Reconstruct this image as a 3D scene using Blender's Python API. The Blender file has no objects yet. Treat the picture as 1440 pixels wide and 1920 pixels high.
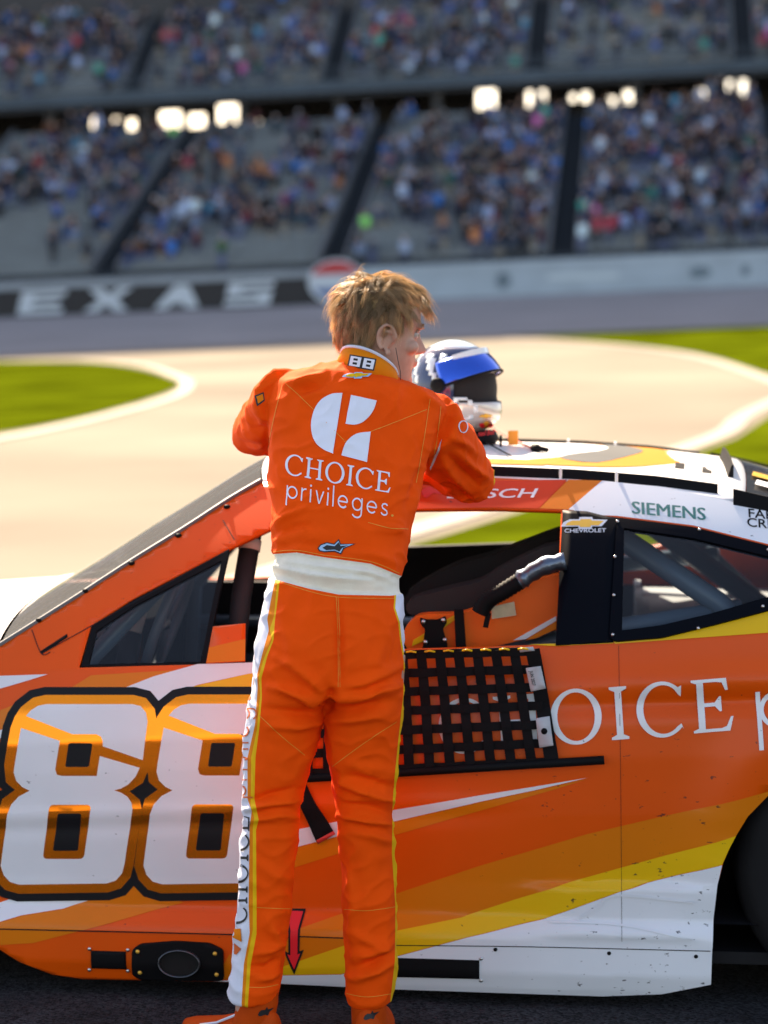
import bpy, bmesh, math, random
import numpy as np
from mathutils import Vector, Matrix, noise
from mathutils.geometry import tessellate_polygon
from mathutils.bvhtree import BVHTree
R = math.radians
random.seed(7); rng = np.random.default_rng(7)
sc = bpy.context.scene
col = sc.collection
# ------------------------------------------------------------------ camera
F = 4533.0; HC = 1.72; PITCH = math.atan((960 - 545) / F)
cd = bpy.data.cameras.new('camera'); cam = bpy.data.objects.new('camera', cd); col.objects.link(cam)
cam.location = (0, 0, HC); cam.rotation_euler = (math.pi / 2 - PITCH, 0, 0)
cd.sensor_fit = 'VERTICAL'; cd.sensor_height = 36; cd.lens = F * 36 / 1920
cd.clip_start = 0.1; cd.clip_end = 2000
cd.dof.use_dof = True; cd.dof.focus_distance = 5.45; cd.dof.aperture_fstop = 2.7
sc.camera = cam
# ------------------------------------------------------------------ sky, sun, exposure
SUN_EL, SUN_AZ = R(43), R(-20)          # azimuth measured from +Y towards +X
w = bpy.data.worlds.new('World'); sc.world = w; w.use_nodes = True
nt = w.node_tree; nt.nodes.clear()
wo = nt.nodes.new('ShaderNodeOutputWorld'); bg = nt.nodes.new('ShaderNodeBackground'); sky = nt.nodes.new('ShaderNodeTexSky')
sky.sky_type = 'NISHITA'; sky.sun_disc = False; sky.sun_elevation = SUN_EL; sky.sun_rotation = SUN_AZ
sky.air_density = 1.0; sky.dust_density = 1.2; sky.ozone_density = 1.0
bg.inputs['Strength'].default_value = 0.10
wb = nt.nodes.new('ShaderNodeVectorMath'); wb.operation = 'MULTIPLY'; wb.inputs[1].default_value = (1.27, 1.04, .89)      # camera white balance set for the shade
nt.links.new(sky.outputs[0], wb.inputs[0]); nt.links.new(wb.outputs[0], bg.inputs[0]); nt.links.new(bg.outputs[0], wo.inputs[0])
sl = bpy.data.lights.new('sun', 'SUN'); so = bpy.data.objects.new('sun', sl); col.objects.link(so)
sl.energy = 5.0; sl.angle = R(0.55); sl.color = (1.0, 0.81, 0.60)
sdir = Vector((math.sin(SUN_AZ) * math.cos(SUN_EL), math.cos(SUN_AZ) * math.cos(SUN_EL), math.sin(SUN_EL)))
so.rotation_euler = (-sdir).to_track_quat('-Z', 'Y').to_euler(); so.location = (0, 0, 60)
sc.view_settings.view_transform = 'Standard'; sc.view_settings.look = 'None'
sc.view_settings.exposure = 1.9; sc.view_settings.gamma = 1.0
sc.cycles.use_denoising = True
sc.cycles.max_bounces = 8; sc.cycles.transparent_max_bounces = 12

# ------------------------------------------------------------------ helpers
fwv = Vector((0, math.cos(PITCH), -math.sin(PITCH))); upv = Vector((0, math.sin(PITCH), math.cos(PITCH)))
CAMO = Vector((0, 0, HC))
def ray(px, py): return fwv + Vector((1, 0, 0)) * ((px - 720) / F) + upv * ((960 - py) / F)
def at(px, py, y):                      # point of a line of sight at depth y
    d = ray(px, py); return CAMO + d * (y / d.y)
def to_px(V):                           # (n,3) world -> pixel coordinates, used to place folds and seams on the cloth
    q = np.asarray(V, float) - np.array(CAMO)
    zf = q @ np.array(fwv); return 720 + F * q[:, 0] / zf, 960 - F * (q @ np.array(upv)) / zf
def ground_at(px, py):
    d = ray(px, py); return CAMO + d * (-HC / d.z)

def nodes(name):
    m = bpy.data.materials.new(name); m.use_nodes = True
    t = m.node_tree; return m, t, t.nodes['Principled BSDF']
def mat(name, c, rough=.5, metal=0, spec=.5, coat=0, var=0, vscale=6, bump=0, bscale=200, sss=0, emis=None, sheen=0):
    m, t, b = nodes(name)
    b.inputs['Base Color'].default_value = (*c, 1); b.inputs['Roughness'].default_value = rough
    b.inputs['Metallic'].default_value = metal; b.inputs['Specular IOR Level'].default_value = spec
    b.inputs['Coat Weight'].default_value = coat; b.inputs['Coat Roughness'].default_value = .12
    if sheen: b.inputs['Sheen Weight'].default_value = sheen; b.inputs['Sheen Roughness'].default_value = .4
    if sss:
        b.inputs['Subsurface Weight'].default_value = sss; b.inputs['Subsurface Radius'].default_value = (.012, .004, .002); b.inputs['Subsurface Scale'].default_value = 1
    tc = t.nodes.new('ShaderNodeTexCoord')
    if var:
        n = t.nodes.new('ShaderNodeTexNoise'); n.inputs['Scale'].default_value = vscale; n.inputs['Detail'].default_value = 6
        t.links.new(tc.outputs['Object'], n.inputs['Vector'])
        mp = t.nodes.new('ShaderNodeMapRange'); mp.inputs[1].default_value = .3; mp.inputs[2].default_value = .7
        mp.inputs[3].default_value = 1 - var; mp.inputs[4].default_value = 1 + var
        t.links.new(n.outputs[0], mp.inputs[0])
        mx = t.nodes.new('ShaderNodeVectorMath'); mx.operation = 'SCALE'; mx.inputs[0].default_value = c
        t.links.new(mp.outputs[0], mx.inputs['Scale']); t.links.new(mx.outputs[0], b.inputs['Base Color'])
    if bump:
        n2 = t.nodes.new('ShaderNodeTexNoise'); n2.inputs['Scale'].default_value = bscale; n2.inputs['Detail'].default_value = 3
        t.links.new(tc.outputs['Object'], n2.inputs['Vector'])
        bp = t.nodes.new('ShaderNodeBump'); bp.inputs['Strength'].default_value = bump; bp.inputs['Distance'].default_value = .002
        t.links.new(n2.outputs[0], bp.inputs['Height']); t.links.new(bp.outputs[0], b.inputs['Normal'])
    return m
def paint(name, c, rough=.32, metal=0, dirt=1.0):
    """vinyl-wrapped body paint: slight unevenness, rubber flecks thickening towards the rear wheel"""
    m, t, b = nodes(name); L = t.links.new
    b.inputs['Roughness'].default_value = rough; b.inputs['Metallic'].default_value = metal
    b.inputs['Coat Weight'].default_value = .03; b.inputs['Coat Roughness'].default_value = .15; b.inputs['Specular IOR Level'].default_value = .25
    tc = t.nodes.new('ShaderNodeTexCoord'); sp = t.nodes.new('ShaderNodeSeparateXYZ'); L(tc.outputs['Object'], sp.inputs[0])
    n = t.nodes.new('ShaderNodeTexNoise'); n.inputs['Scale'].default_value = 2.2; n.inputs['Detail'].default_value = 5; L(tc.outputs['Object'], n.inputs['Vector'])
    mp = t.nodes.new('ShaderNodeMapRange'); mp.inputs[1].default_value = .3; mp.inputs[2].default_value = .7; mp.inputs[3].default_value = .93; mp.inputs[4].default_value = 1.07
    L(n.outputs[0], mp.inputs[0])
    v = t.nodes.new('ShaderNodeVectorMath'); v.operation = 'SCALE'; v.inputs[0].default_value = c; L(mp.outputs[0], v.inputs['Scale'])
    # flecks
    ma = t.nodes.new('ShaderNodeMapping'); ma.inputs['Scale'].default_value = (38, 38, 75); ma.inputs['Rotation'].default_value = (0, .25, 0); L(tc.outputs['Object'], ma.inputs[0])
    n2 = t.nodes.new('ShaderNodeTexNoise'); n2.inputs['Scale'].default_value = 1; n2.inputs['Detail'].default_value = 3; n2.inputs['Roughness'].default_value = .65; L(ma.outputs[0], n2.inputs['Vector'])
    n3 = t.nodes.new('ShaderNodeTexNoise'); n3.inputs['Scale'].default_value = 5; L(tc.outputs['Object'], n3.inputs['Vector'])
    px = t.nodes.new('ShaderNodeMapRange'); px.inputs[1].default_value = .15; px.inputs[2].default_value = 1.0; px.inputs[3].default_value = .0; px.inputs[4].default_value = .085; L(sp.outputs[0], px.inputs[0])
    pz = t.nodes.new('ShaderNodeMapRange'); pz.inputs[1].default_value = .75; pz.inputs[2].default_value = .35; pz.inputs[3].default_value = 0; pz.inputs[4].default_value = 1; L(sp.outputs[2], pz.inputs[0])
    mu = t.nodes.new('ShaderNodeMath'); mu.operation = 'MULTIPLY'; L(px.outputs[0], mu.inputs[0]); L(pz.outputs[0], mu.inputs[1])
    m3 = t.nodes.new('ShaderNodeMath'); m3.operation = 'MULTIPLY_ADD'; m3.inputs[1].default_value = .10; m3.inputs[2].default_value = -.05; L(n3.outputs[0], m3.inputs[0])
    th = t.nodes.new('ShaderNodeMath'); th.operation = 'ADD'; L(mu.outputs[0], th.inputs[0]); L(m3.outputs[0], th.inputs[1])
    ad = t.nodes.new('ShaderNodeMath'); ad.operation = 'ADD'; L(n2.outputs[0], ad.inputs[0]); L(th.outputs[0], ad.inputs[1])
    st = t.nodes.new('ShaderNodeMapRange'); st.inputs[1].default_value = .700; st.inputs[2].default_value = .745; st.inputs[3].default_value = 0; st.inputs[4].default_value = .85 * dirt; L(ad.outputs[0], st.inputs[0])
    mix = t.nodes.new('ShaderNodeMix'); mix.data_type = 'RGBA'; L(st.outputs[0], mix.inputs[0]); L(v.outputs[0], mix.inputs[6]); mix.inputs[7].default_value = (.02, .02, .022, 1)
    L(mix.outputs[2], b.inputs['Base Color'])
    return m
def glassmat(name, tint=(.8, .84, .86), gl=1.0, haze=0):
    m = bpy.data.materials.new(name); m.use_nodes = True; t = m.node_tree; t.nodes.clear(); L = t.links.new
    o = t.nodes.new('ShaderNodeOutputMaterial'); tr = t.nodes.new('ShaderNodeBsdfTransparent'); g = t.nodes.new('ShaderNodeBsdfGlossy')
    fr = t.nodes.new('ShaderNodeFresnel'); fr.inputs[0].default_value = 1.45; mx = t.nodes.new('ShaderNodeMixShader')
    tr.inputs[0].default_value = (*tint, 1); g.inputs['Roughness'].default_value = .04; g.inputs[0].default_value = (gl, gl, gl, 1)
    L(fr.outputs[0], mx.inputs[0]); L(tr.outputs[0], mx.inputs[1]); L(g.outputs[0], mx.inputs[2]); 
    if haze:
        df = t.nodes.new('ShaderNodeBsdfDiffuse'); df.inputs[0].default_value = (.5, .5, .48, 1); m2 = t.nodes.new('ShaderNodeMixShader'); m2.inputs[0].default_value = haze
        L(mx.outputs[0], m2.inputs[1]); L(df.outputs[0], m2.inputs[2]); L(m2.outputs[0], o.inputs[0])
    else: L(mx.outputs[0], o.inputs[0])
    return m

def link(name, me, m=None, parent=None, smooth=False):
    o = bpy.data.objects.new(name, me); col.objects.link(o)
    if m is not None: me.materials.append(m)
    if parent is not None: o.parent = parent
    if smooth and len(me.polygons): me.polygons.foreach_set('use_smooth', [True] * len(me.polygons))
    return o
def mesh(name, V, Fc, m=None, parent=None, smooth=False):
    me = bpy.data.meshes.new(name); me.from_pydata([tuple(map(float, v)) for v in V], [], [tuple(map(int, f)) for f in Fc]); me.update()
    return link(name, me, m, parent, smooth)
def frombm(name, bm, m=None, parent=None, smooth=False):
    me = bpy.data.meshes.new(name); bm.to_mesh(me); bm.free(); return link(name, me, m, parent, smooth)
def empty(name, loc=(0, 0, 0), rz=0):
    o = bpy.data.objects.new(name, None); col.objects.link(o); o.location = loc; o.rotation_euler = (0, 0, rz); o.empty_display_size = .2; return o
def tag(o, label=None, cat=None, group=None, kind=None):
    for k, v in (('label', label), ('category', cat), ('group', group), ('kind', kind)):
        if v: o[k] = v
    return o
class MB:                                # collects shapes for ONE mesh
    def __init__(s): s.V = []; s.F = []
    def add(s, V, Fc):
        b = len(s.V); s.V += [tuple(v) for v in V]; s.F += [tuple(i + b for i in f) for f in Fc]
    def box(s, c, d, M=None):
        V = [Vector(((i & 1) - .5, ((i >> 1) & 1) - .5, (i >> 2) - .5)) for i in range(8)]
        V = [Vector((v.x * d[0], v.y * d[1], v.z * d[2])) for v in V]
        if M is not None: V = [M @ v for v in V]
        s.add([v + Vector(c) for v in V], [(0, 2, 3, 1), (4, 5, 7, 6), (0, 1, 5, 4), (2, 6, 7, 3), (0, 4, 6, 2), (1, 3, 7, 5)])
    def tube(s, pts, r, n=12, caps=True):
        pts = [Vector(p) for p in pts]; rs = r if hasattr(r, '__len__') else [r] * len(pts)
        b = len(s.V); prev = None
        for i, p in enumerate(pts):
            t = (pts[min(i + 1, len(pts) - 1)] - pts[max(i - 1, 0)]).normalized()
            a = t.orthogonal().normalized() if prev is None else (prev - t * prev.dot(t)).normalized()
            prev = a; c = t.cross(a)
            for k in range(n):
                an = 2 * math.pi * k / n; s.V.append(tuple(p + (a * math.cos(an) + c * math.sin(an)) * rs[i]))
        for i in range(len(pts) - 1):
            for k in range(n):
                k2 = (k + 1) % n; s.F.append((b + i * n + k, b + i * n + k2, b + (i + 1) * n + k2, b + (i + 1) * n + k))
        if caps:
            s.F.append(tuple(b + k for k in range(n))[::-1]); s.F.append(tuple(b + (len(pts) - 1) * n + k for k in range(n)))
    def loft(s, rings, caps=True):
        n = len(rings[0]); b = len(s.V)
        for r_ in rings: s.V += [tuple(v) for v in r_]
        for i in range(len(rings) - 1):
            for k in range(n):
                k2 = (k + 1) % n; s.F.append((b + i * n + k, b + i * n + k2, b + (i + 1) * n + k2, b + (i + 1) * n + k))
        if caps:
            s.F.append(tuple(b + k for k in range(n))[::-1]); s.F.append(tuple(b + (len(rings) - 1) * n + k for k in range(n)))
    def ball(s, c, r, n=10, M=None):
        rr = r if hasattr(r, '__len__') else (r, r, r); rings = []
        for i in range(1, n):
            th = math.pi * i / n
            ring = [Vector((rr[0] * math.sin(th) * math.cos(2 * math.pi * k / (2 * n)), rr[1] * math.sin(th) * math.sin(2 * math.pi * k / (2 * n)), rr[2] * math.cos(th))) for k in range(2 * n)]
            rings.append([(M @ v if M is not None else v) + Vector(c) for v in ring])
        s.loft(rings)
    def build(s, name, m=None, parent=None, smooth=False): return mesh(name, s.V, s.F, m, parent, smooth)
def fix_normals(o):
    bm = bmesh.new(); bm.from_mesh(o.data); bmesh.ops.recalc_face_normals(bm, faces=bm.faces); bm.to_mesh(o.data); bm.free(); return o
def bevel(o, wd=.004, seg=2):
    md = o.modifiers.new('bevel', 'BEVEL'); md.width = wd; md.segments = seg; md.limit_method = 'ANGLE'; return o

# flat polygon (with holes) in (u,v) -> cut on a grid -> mapped on a surface
def flat_bm(loops, du, dv):
    loops = [[Vector((p[0], p[1], 0)) for p in l] for l in loops]
    tris = tessellate_polygon(loops); pts = [p for l in loops for p in l]
    bm = bmesh.new(); vs = [bm.verts.new(p) for p in pts]
    for t in tris:
        try: bm.faces.new([vs[i] for i in t])
        except ValueError: pass
    bmesh.ops.remove_doubles(bm, verts=bm.verts, dist=1e-7); grid_cut(bm, du, dv); return bm
def grid_cut(bm, du, dv):
    us = [v.co.x for v in bm.verts]; vs = [v.co.y for v in bm.verts]
    for a, d, k in ((us, du, 0), (vs, dv, 1)):
        if not d: continue
        x = math.ceil(min(a) / d) * d
        while x < max(a):
            no = Vector((1, 0, 0)) if k == 0 else Vector((0, 1, 0)); co = Vector((x, 0, 0)) if k == 0 else Vector((0, x, 0))
            bmesh.ops.bisect_plane(bm, geom=bm.verts[:] + bm.edges[:] + bm.faces[:], dist=1e-6, plane_co=co, plane_no=no); x += d
def smoothloop(pts, n=4, closed=True):      # Catmull-Rom through the points
    P = [Vector((p[0], p[1])) for p in pts]; N = len(P); out = []
    rngN = range(N) if closed else range(N - 1)
    for i in rngN:
        g = lambda k: P[k % N] if closed else P[max(0, min(N - 1, k))]
        a, b, c, d = g(i - 1), g(i), g(i + 1), g(i + 2)
        for k in range(n):
            t = k / n; q = .5 * ((2 * b) + (c - a) * t + (2 * a - 5 * b + 4 * c - d) * t * t + (3 * b - a - 3 * c + d) * t ** 3)
            out.append((q.x, q.y))
    if not closed: out.append(tuple(P[-1]))
    return out
def roundloop(pts, r, n=4):                 # polygon with rounded corners
    out = []; N = len(pts)
    for i in range(N):
        a, b, c = (Vector(pts[i - 1][:2]), Vector(pts[i][:2]), Vector(pts[(i + 1) % N][:2]))
        rr = pts[i][2] if len(pts[i]) > 2 else r
        if rr <= 0: out.append(tuple(b)); continue
        e1 = (a - b); e2 = (c - b); l = min(rr, e1.length * .49, e2.length * .49); p = b + e1.normalized() * l; q = b + e2.normalized() * l
        for k in range(n + 1):
            t = k / n; v = p * (1 - t) ** 2 + b * 2 * t * (1 - t) + q * t * t; out.append(tuple(v))
    return out
def offset_loop(pts, d):
    P = [Vector(p[:2]) for p in pts]; N = len(P); ar = sum(P[i].x * P[(i + 1) % N].y - P[(i + 1) % N].x * P[i].y for i in range(N)); s = 1 if ar > 0 else -1
    out = []
    for i in range(N):
        e1 = (P[i] - P[i - 1]).normalized(); e2 = (P[(i + 1) % N] - P[i]).normalized()
        n1 = Vector((e1.y, -e1.x)) * s; n2 = Vector((e2.y, -e2.x)) * s; n = (n1 + n2); n.normalize()
        out.append(tuple(P[i] + n * (d / max(.45, n.dot(n1)))))
    return out
# ---- lettering (drawn as polygons; unit = cap height, y up)
def arc(cx, cy, rx, ry, a0, a1, n=24): return [(cx + rx * math.cos(R(a0 + (a1 - a0) * k / n)), cy + ry * math.sin(R(a0 + (a1 - a0) * k / n))) for k in range(n + 1)]
def serif_glyph(ch):                        # list of polygons-with-holes, advance width
    t, s = .045, .13
    def stem(x): return [[(x - .17, 0), (x + .17, 0), (x + .17, t), (x + s / 2, t + .05), (x + s / 2, 1 - t - .05), (x + .17, 1 - t), (x + .17, 1), (x - .17, 1), (x - .17, 1 - t), (x - s / 2, 1 - t - .05), (x - s / 2, t + .05), (x - .17, t)]]
    if ch == 'I': return [stem(.2)], .4
    if ch == 'H': return [stem(.2), stem(.78), [[(.26, .48), (.72, .48), (.72, .54), (.26, .54)]]], .98
    if ch == 'O': return [[arc(.5, .5, .5, .53, 0, 360, 40)[:-1], arc(.5, .5, .365, .46, 0, 360, 40)[:-1]]], 1.0
    if ch == 'C':
        o = arc(.5, .5, .5, .53, 48, 318, 34); i = arc(.52, .5, .385, .46, 312, 52, 34)
        return [[o + [(.90, .10), (.86, .21)] + i + [(.83, .76), (.88, .72), (.90, .93)]]], .92
    if ch == 'E':
        return [[[(.03, 0), (.74, 0), (.82, .27), (.77, .27), (.68, .09), (.58, .06), (.265, .06), (.265, .48), (.47, .48), (.56, .38), (.60, .38), (.60, .66), (.56, .66), (.47, .55), (.265, .55), (.265, .94), (.5, .94), (.63, .92), (.69, .77), (.74, .77), (.72, 1), (.03, 1), (.03, .96), (.135, .92), (.135, .08), (.03, .04)]]], .86
def stroke(pts, wd):
    P = [Vector(p) for p in pts]; Lf, Rt = [], []
    for i, p in enumerate(P):
        t = (P[min(i + 1, len(P) - 1)] - P[max(i - 1, 0)]).normalized(); n = Vector((-t.y, t.x)) * wd / 2
        Lf.append(tuple(p + n)); Rt.append(tuple(p - n))
    return [Lf + Rt[::-1]]
def sans_glyph(ch, wd=.075):                # light round sans, x-height .62
    x = .62; r = .31
    ring = [arc(r, r, r, r, 0, 360, 28)[:-1], arc(r, r, r - wd, r - wd, 0, 360, 28)[:-1]]
    if ch == 'p': return [[[(q[0] + .04, q[1]) for q in l] for l in ring], [[(0, -.34), (wd, -.34), (wd, x), (0, x)]]], .76
    if ch == 'r': return [[[(0, 0), (wd, 0), (wd, x), (0, x)]], stroke(arc(.26, .38, .22, .205, 175, 80, 8), wd)], .40
    if ch == 'i': return [[[(0, 0), (wd, 0), (wd, x), (0, x)]], [arc(wd / 2, .8, .055, .055, 0, 360, 10)[:-1]]], .2
    if ch == 'l': return [[[(0, 0), (wd, 0), (wd, 1), (0, 1)]]], .2
    if ch == 'v': return [[[(0, x), (.22, 0), (.30, 0), (.52, x), (.44, x), (.26, .1), (.08, x)]]], .6
    if ch == 'e': return [stroke(arc(r, r, r - wd / 2, r - wd / 2, 0, 318, 26), wd), [[(.05, r - .035), (.585, r - .035), (.585, r + .035), (.05, r + .035)]]], .74
    if ch == 'g': return [ring, [[(2 * r - wd, -.1), (2 * r, -.1), (2 * r, x), (2 * r - wd, x)]], stroke(arc(r, -.1, r - wd / 2, .22, 0, -155, 14), wd)], .76
    if ch == 's': return [stroke([(.38, .5), (.33, .56), (.22, .585), (.1, .55), (.055, .46), (.1, .36), (.22, .31), (.34, .26), (.38, .16), (.33, .07), (.2, .035), (.08, .07), (.03, .14)], wd)], .5
def write(text, glyph, org, ux, uy, track=.1):
    """polygons of a word laid along org + u*ux + v*uy"""
    out = []; x = 0
    for ch in text:
        g, adv = glyph(ch)
        for poly in g: out.append([[(org[0] + (x + p[0]) * ux[0] + p[1] * uy[0], org[1] + (x + p[0]) * ux[1] + p[1] * uy[1]) for p in l] for l in poly])
        x += adv + track
    return out, x
def text_polys(s, org, ux, uy, shear=0, bold=0, sx=1.0):
    """built-in sans letters as triangles in the same placing"""
    cu = bpy.data.curves.new('t', 'FONT'); cu.body = s; cu.size = 1.0; cu.offset = bold; cu.shear = shear; cu.resolution_u = 3
    o = bpy.data.objects.new('t', cu); col.objects.link(o); bpy.context.view_layer.update()
    me = o.evaluated_get(bpy.context.evaluated_depsgraph_get()).to_mesh()
    V = [(v.co.x * sx, v.co.y / .73) for v in me.vertices]; Fc = [tuple(p.vertices) for p in me.polygons]
    o.to_mesh_clear(); bpy.data.objects.remove(o); bpy.data.curves.remove(cu)
    return [(org[0] + a * ux[0] + b * uy[0], org[1] + a * ux[1] + b * uy[1]) for a, b in V], Fc, max(v[0] for v in V)
def polys_bm(polys, du, dv):
    bm = bmesh.new()
    for loops in polys:
        lp = [[Vector((p[0], p[1], 0)) for p in l] for l in loops]; pts = [p for l in lp for p in l]; vs = [bm.verts.new(p) for p in pts]
        for t in tessellate_polygon(lp):
            try: bm.faces.new([vs[i] for i in t])
            except ValueError: pass
    grid_cut(bm, du, dv); return bm
def tris_bm(V, Fc, du, dv):
    bm = bmesh.new(); vs = [bm.verts.new((v[0], v[1], 0)) for v in V]
    for f in Fc:
        try: bm.faces.new([vs[i] for i in f])
        except ValueError: pass
    grid_cut(bm, du, dv); return bm
# ================================================================== SETTING
TILT = .042; SA = R(6); WALLY = 110.0
def sstep(a, b, x):
    t = min(1, max(0, (x - a) / (b - a))); return t * t * (3 - 2 * t)
def stand_uv(x, y):
    dx, dy = x, y - WALLY; return dx * math.cos(SA) - dy * math.sin(SA), dx * math.sin(SA) + dy * math.cos(SA)
def gz(x, y):
    v = stand_uv(x, y)[1]
    return TILT * max(-45, min(45, x)) * sstep(10, 60, y) + 1.2 * max(0, min(1, (v + 25) / 25)) ** 1.3
def SW(u, v, w_):                          # grandstand frame -> world
    x = u * math.cos(SA) + v * math.sin(SA); y = WALLY - u * math.sin(SA) + v * math.cos(SA)
    return (x, y, w_ + TILT * max(-45, min(45, x)) + 1.2)
M_conc = mat('pale_concrete', (.19, .166, .128), .95, var=.28, vscale=.13, spec=.1)
M_pit = None
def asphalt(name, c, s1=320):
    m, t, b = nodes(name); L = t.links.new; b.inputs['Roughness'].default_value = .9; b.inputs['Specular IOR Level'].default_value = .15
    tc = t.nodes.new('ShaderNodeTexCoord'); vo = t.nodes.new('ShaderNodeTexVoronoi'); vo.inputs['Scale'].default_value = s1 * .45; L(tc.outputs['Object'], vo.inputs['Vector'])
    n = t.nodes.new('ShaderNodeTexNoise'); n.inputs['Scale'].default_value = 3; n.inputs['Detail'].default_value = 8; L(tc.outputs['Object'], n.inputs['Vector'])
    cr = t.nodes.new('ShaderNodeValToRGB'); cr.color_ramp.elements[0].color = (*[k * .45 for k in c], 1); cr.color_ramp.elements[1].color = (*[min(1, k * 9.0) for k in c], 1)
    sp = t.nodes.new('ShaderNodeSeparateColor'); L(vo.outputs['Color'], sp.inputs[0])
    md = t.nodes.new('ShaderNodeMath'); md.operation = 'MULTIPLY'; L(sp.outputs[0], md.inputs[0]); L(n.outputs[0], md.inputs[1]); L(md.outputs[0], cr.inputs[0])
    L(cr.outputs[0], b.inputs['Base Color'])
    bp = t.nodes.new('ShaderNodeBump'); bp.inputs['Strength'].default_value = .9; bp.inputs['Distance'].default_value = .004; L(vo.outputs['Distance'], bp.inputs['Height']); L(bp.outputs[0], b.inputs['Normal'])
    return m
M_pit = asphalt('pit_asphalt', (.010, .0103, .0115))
M_track = mat('track_asphalt', (.225, .22, .225), .95, var=.1, vscale=.2, spec=.1)
M_line = mat('white_line_paint', (.26, .23, .19), .7, var=.06, vscale=3)
def grassmat(name, c):
    m = mat(name, c, .9, var=.5, vscale=.5, bump=.8, bscale=30, spec=0); return m
M_grass = grassmat('lawn', (.050, .066, .0015))
def sheet(name, x0, x1, y0, y1, nx, ny, lift, m):
    V = [(x0 + (x1 - x0) * i / nx, y0 + (y1 - y0) * j / ny) for j in range(ny + 1) for i in range(nx + 1)]
    V = [(x, y, gz(x, y) + lift) for x, y in V]
    return tag(mesh(name, V, [(j * (nx + 1) + i, j * (nx + 1) + i + 1, (j + 1) * (nx + 1) + i + 1, (j + 1) * (nx + 1) + i) for j in range(ny) for i in range(nx)], m, None, True), kind='structure')
sheet('ground', -260, 260, -60, 460, 104, 130, 0, M_conc)
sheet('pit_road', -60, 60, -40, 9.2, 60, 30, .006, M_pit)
def patch(name, loop, lift, m, d=2.0):
    bm = flat_bm([loop], d, d)
    for v in bm.verts: v.co.z = gz(v.co.x, v.co.y) + lift
    bmesh.ops.recalc_face_normals(bm, faces=bm.faces); return tag(frombm(name, bm, m, None, True), kind='structure')
def gp(px, py, tilt=1):                    # line of sight onto the far, tilted ground
    y = 30.0
    for _ in range(40):
        p = at(px, py, y); d = ray(px, py); h = gz(p.x, p.y); y = max(5, min(105, y + .6 * (((h - HC) / d.z) * d.y - y)))
    p = at(px, py, y); return (p.x, p.y)
left_lawn = [gp(*q) for q in [(-420, 700), (-200, 680), (60, 678), (180, 680), (265, 692), (325, 712), (335, 724), (300, 742), (200, 772), (90, 797), (-40, 818), (-300, 850), (-460, 800)]]
patch('infield_lawn', smoothloop(left_lawn, 3), .012, M_grass)
right_lawn = [gp(*q) for q in [(885, 628), (1000, 618), (1150, 611), (1440, 602), (1800, 592), (1900, 700), (1600, 740), (1440, 704), (1300, 662), (1100, 640), (960, 632)]]
patch('infield_lawn', smoothloop(right_lawn, 3), .012, M_grass)
near_lawn = [(-.9, 13.6), (.4, 16.8), (1.04, 18.6), (4.0, 27.4), (5.4, 33.0), (9.6, 47), (40, 47), (40, 12.5), (8, 12.0)]
patch('infield_lawn', near_lawn, .012, M_grass, 1.0)
def ribbon(name, pts, wd, lift, m, parent=None):
    P = [Vector(p) for p in pts]; V = []
    for i, p in enumerate(P):
        t = (P[min(i + 1, len(P) - 1)] - P[max(i - 1, 0)]).normalized(); n = Vector((-t.y, t.x)) * wd / 2
        for q in (p + n, p - n): V.append((q.x, q.y, gz(q.x, q.y) + lift))
    return tag(mesh(name, V, [(2 * i, 2 * i + 1, 2 * i + 3, 2 * i + 2) for i in range(len(P) - 1)], m), kind='structure')
ribbon('painted_edge_line', smoothloop([(-1.2, 13.2), (.1, 16.9), (.8, 18.9), (3.75, 27.5), (5.1, 33.1), (9.3, 47.2)], 6, False), .26, .018, M_line)
ribbon('painted_edge_line', smoothloop([gp(*q) for q in [(150, 676), (265, 686), (335, 708), (352, 724), (320, 746), (200, 780), (60, 812), (-100, 840)]], 5, False), .22, .018, M_line)
ribbon('painted_edge_line', smoothloop([gp(*q) for q in [(880, 632), (1000, 639), (1150, 648), (1300, 668), (1440, 712), (1540, 760)]], 5, False), .3, .018, M_line)
# banked racing surface in front of the wall
V, Fc = [], []
us = np.linspace(-120, 120, 81); vs_ = np.linspace(-27, -.05, 12)
for v in vs_:
    for u in us:
        x, y, _ = SW(u, v, 0); V.append((x, y, gz(x, y) + .02))
n = len(us)
for j in range(len(vs_) - 1):
    for i in range(n - 1): Fc.append((j * n + i, j * n + i + 1, (j + 1) * n + i + 1, (j + 1) * n + i))
tag(mesh('race_track', V, Fc, M_track, None, True), kind='structure')

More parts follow.
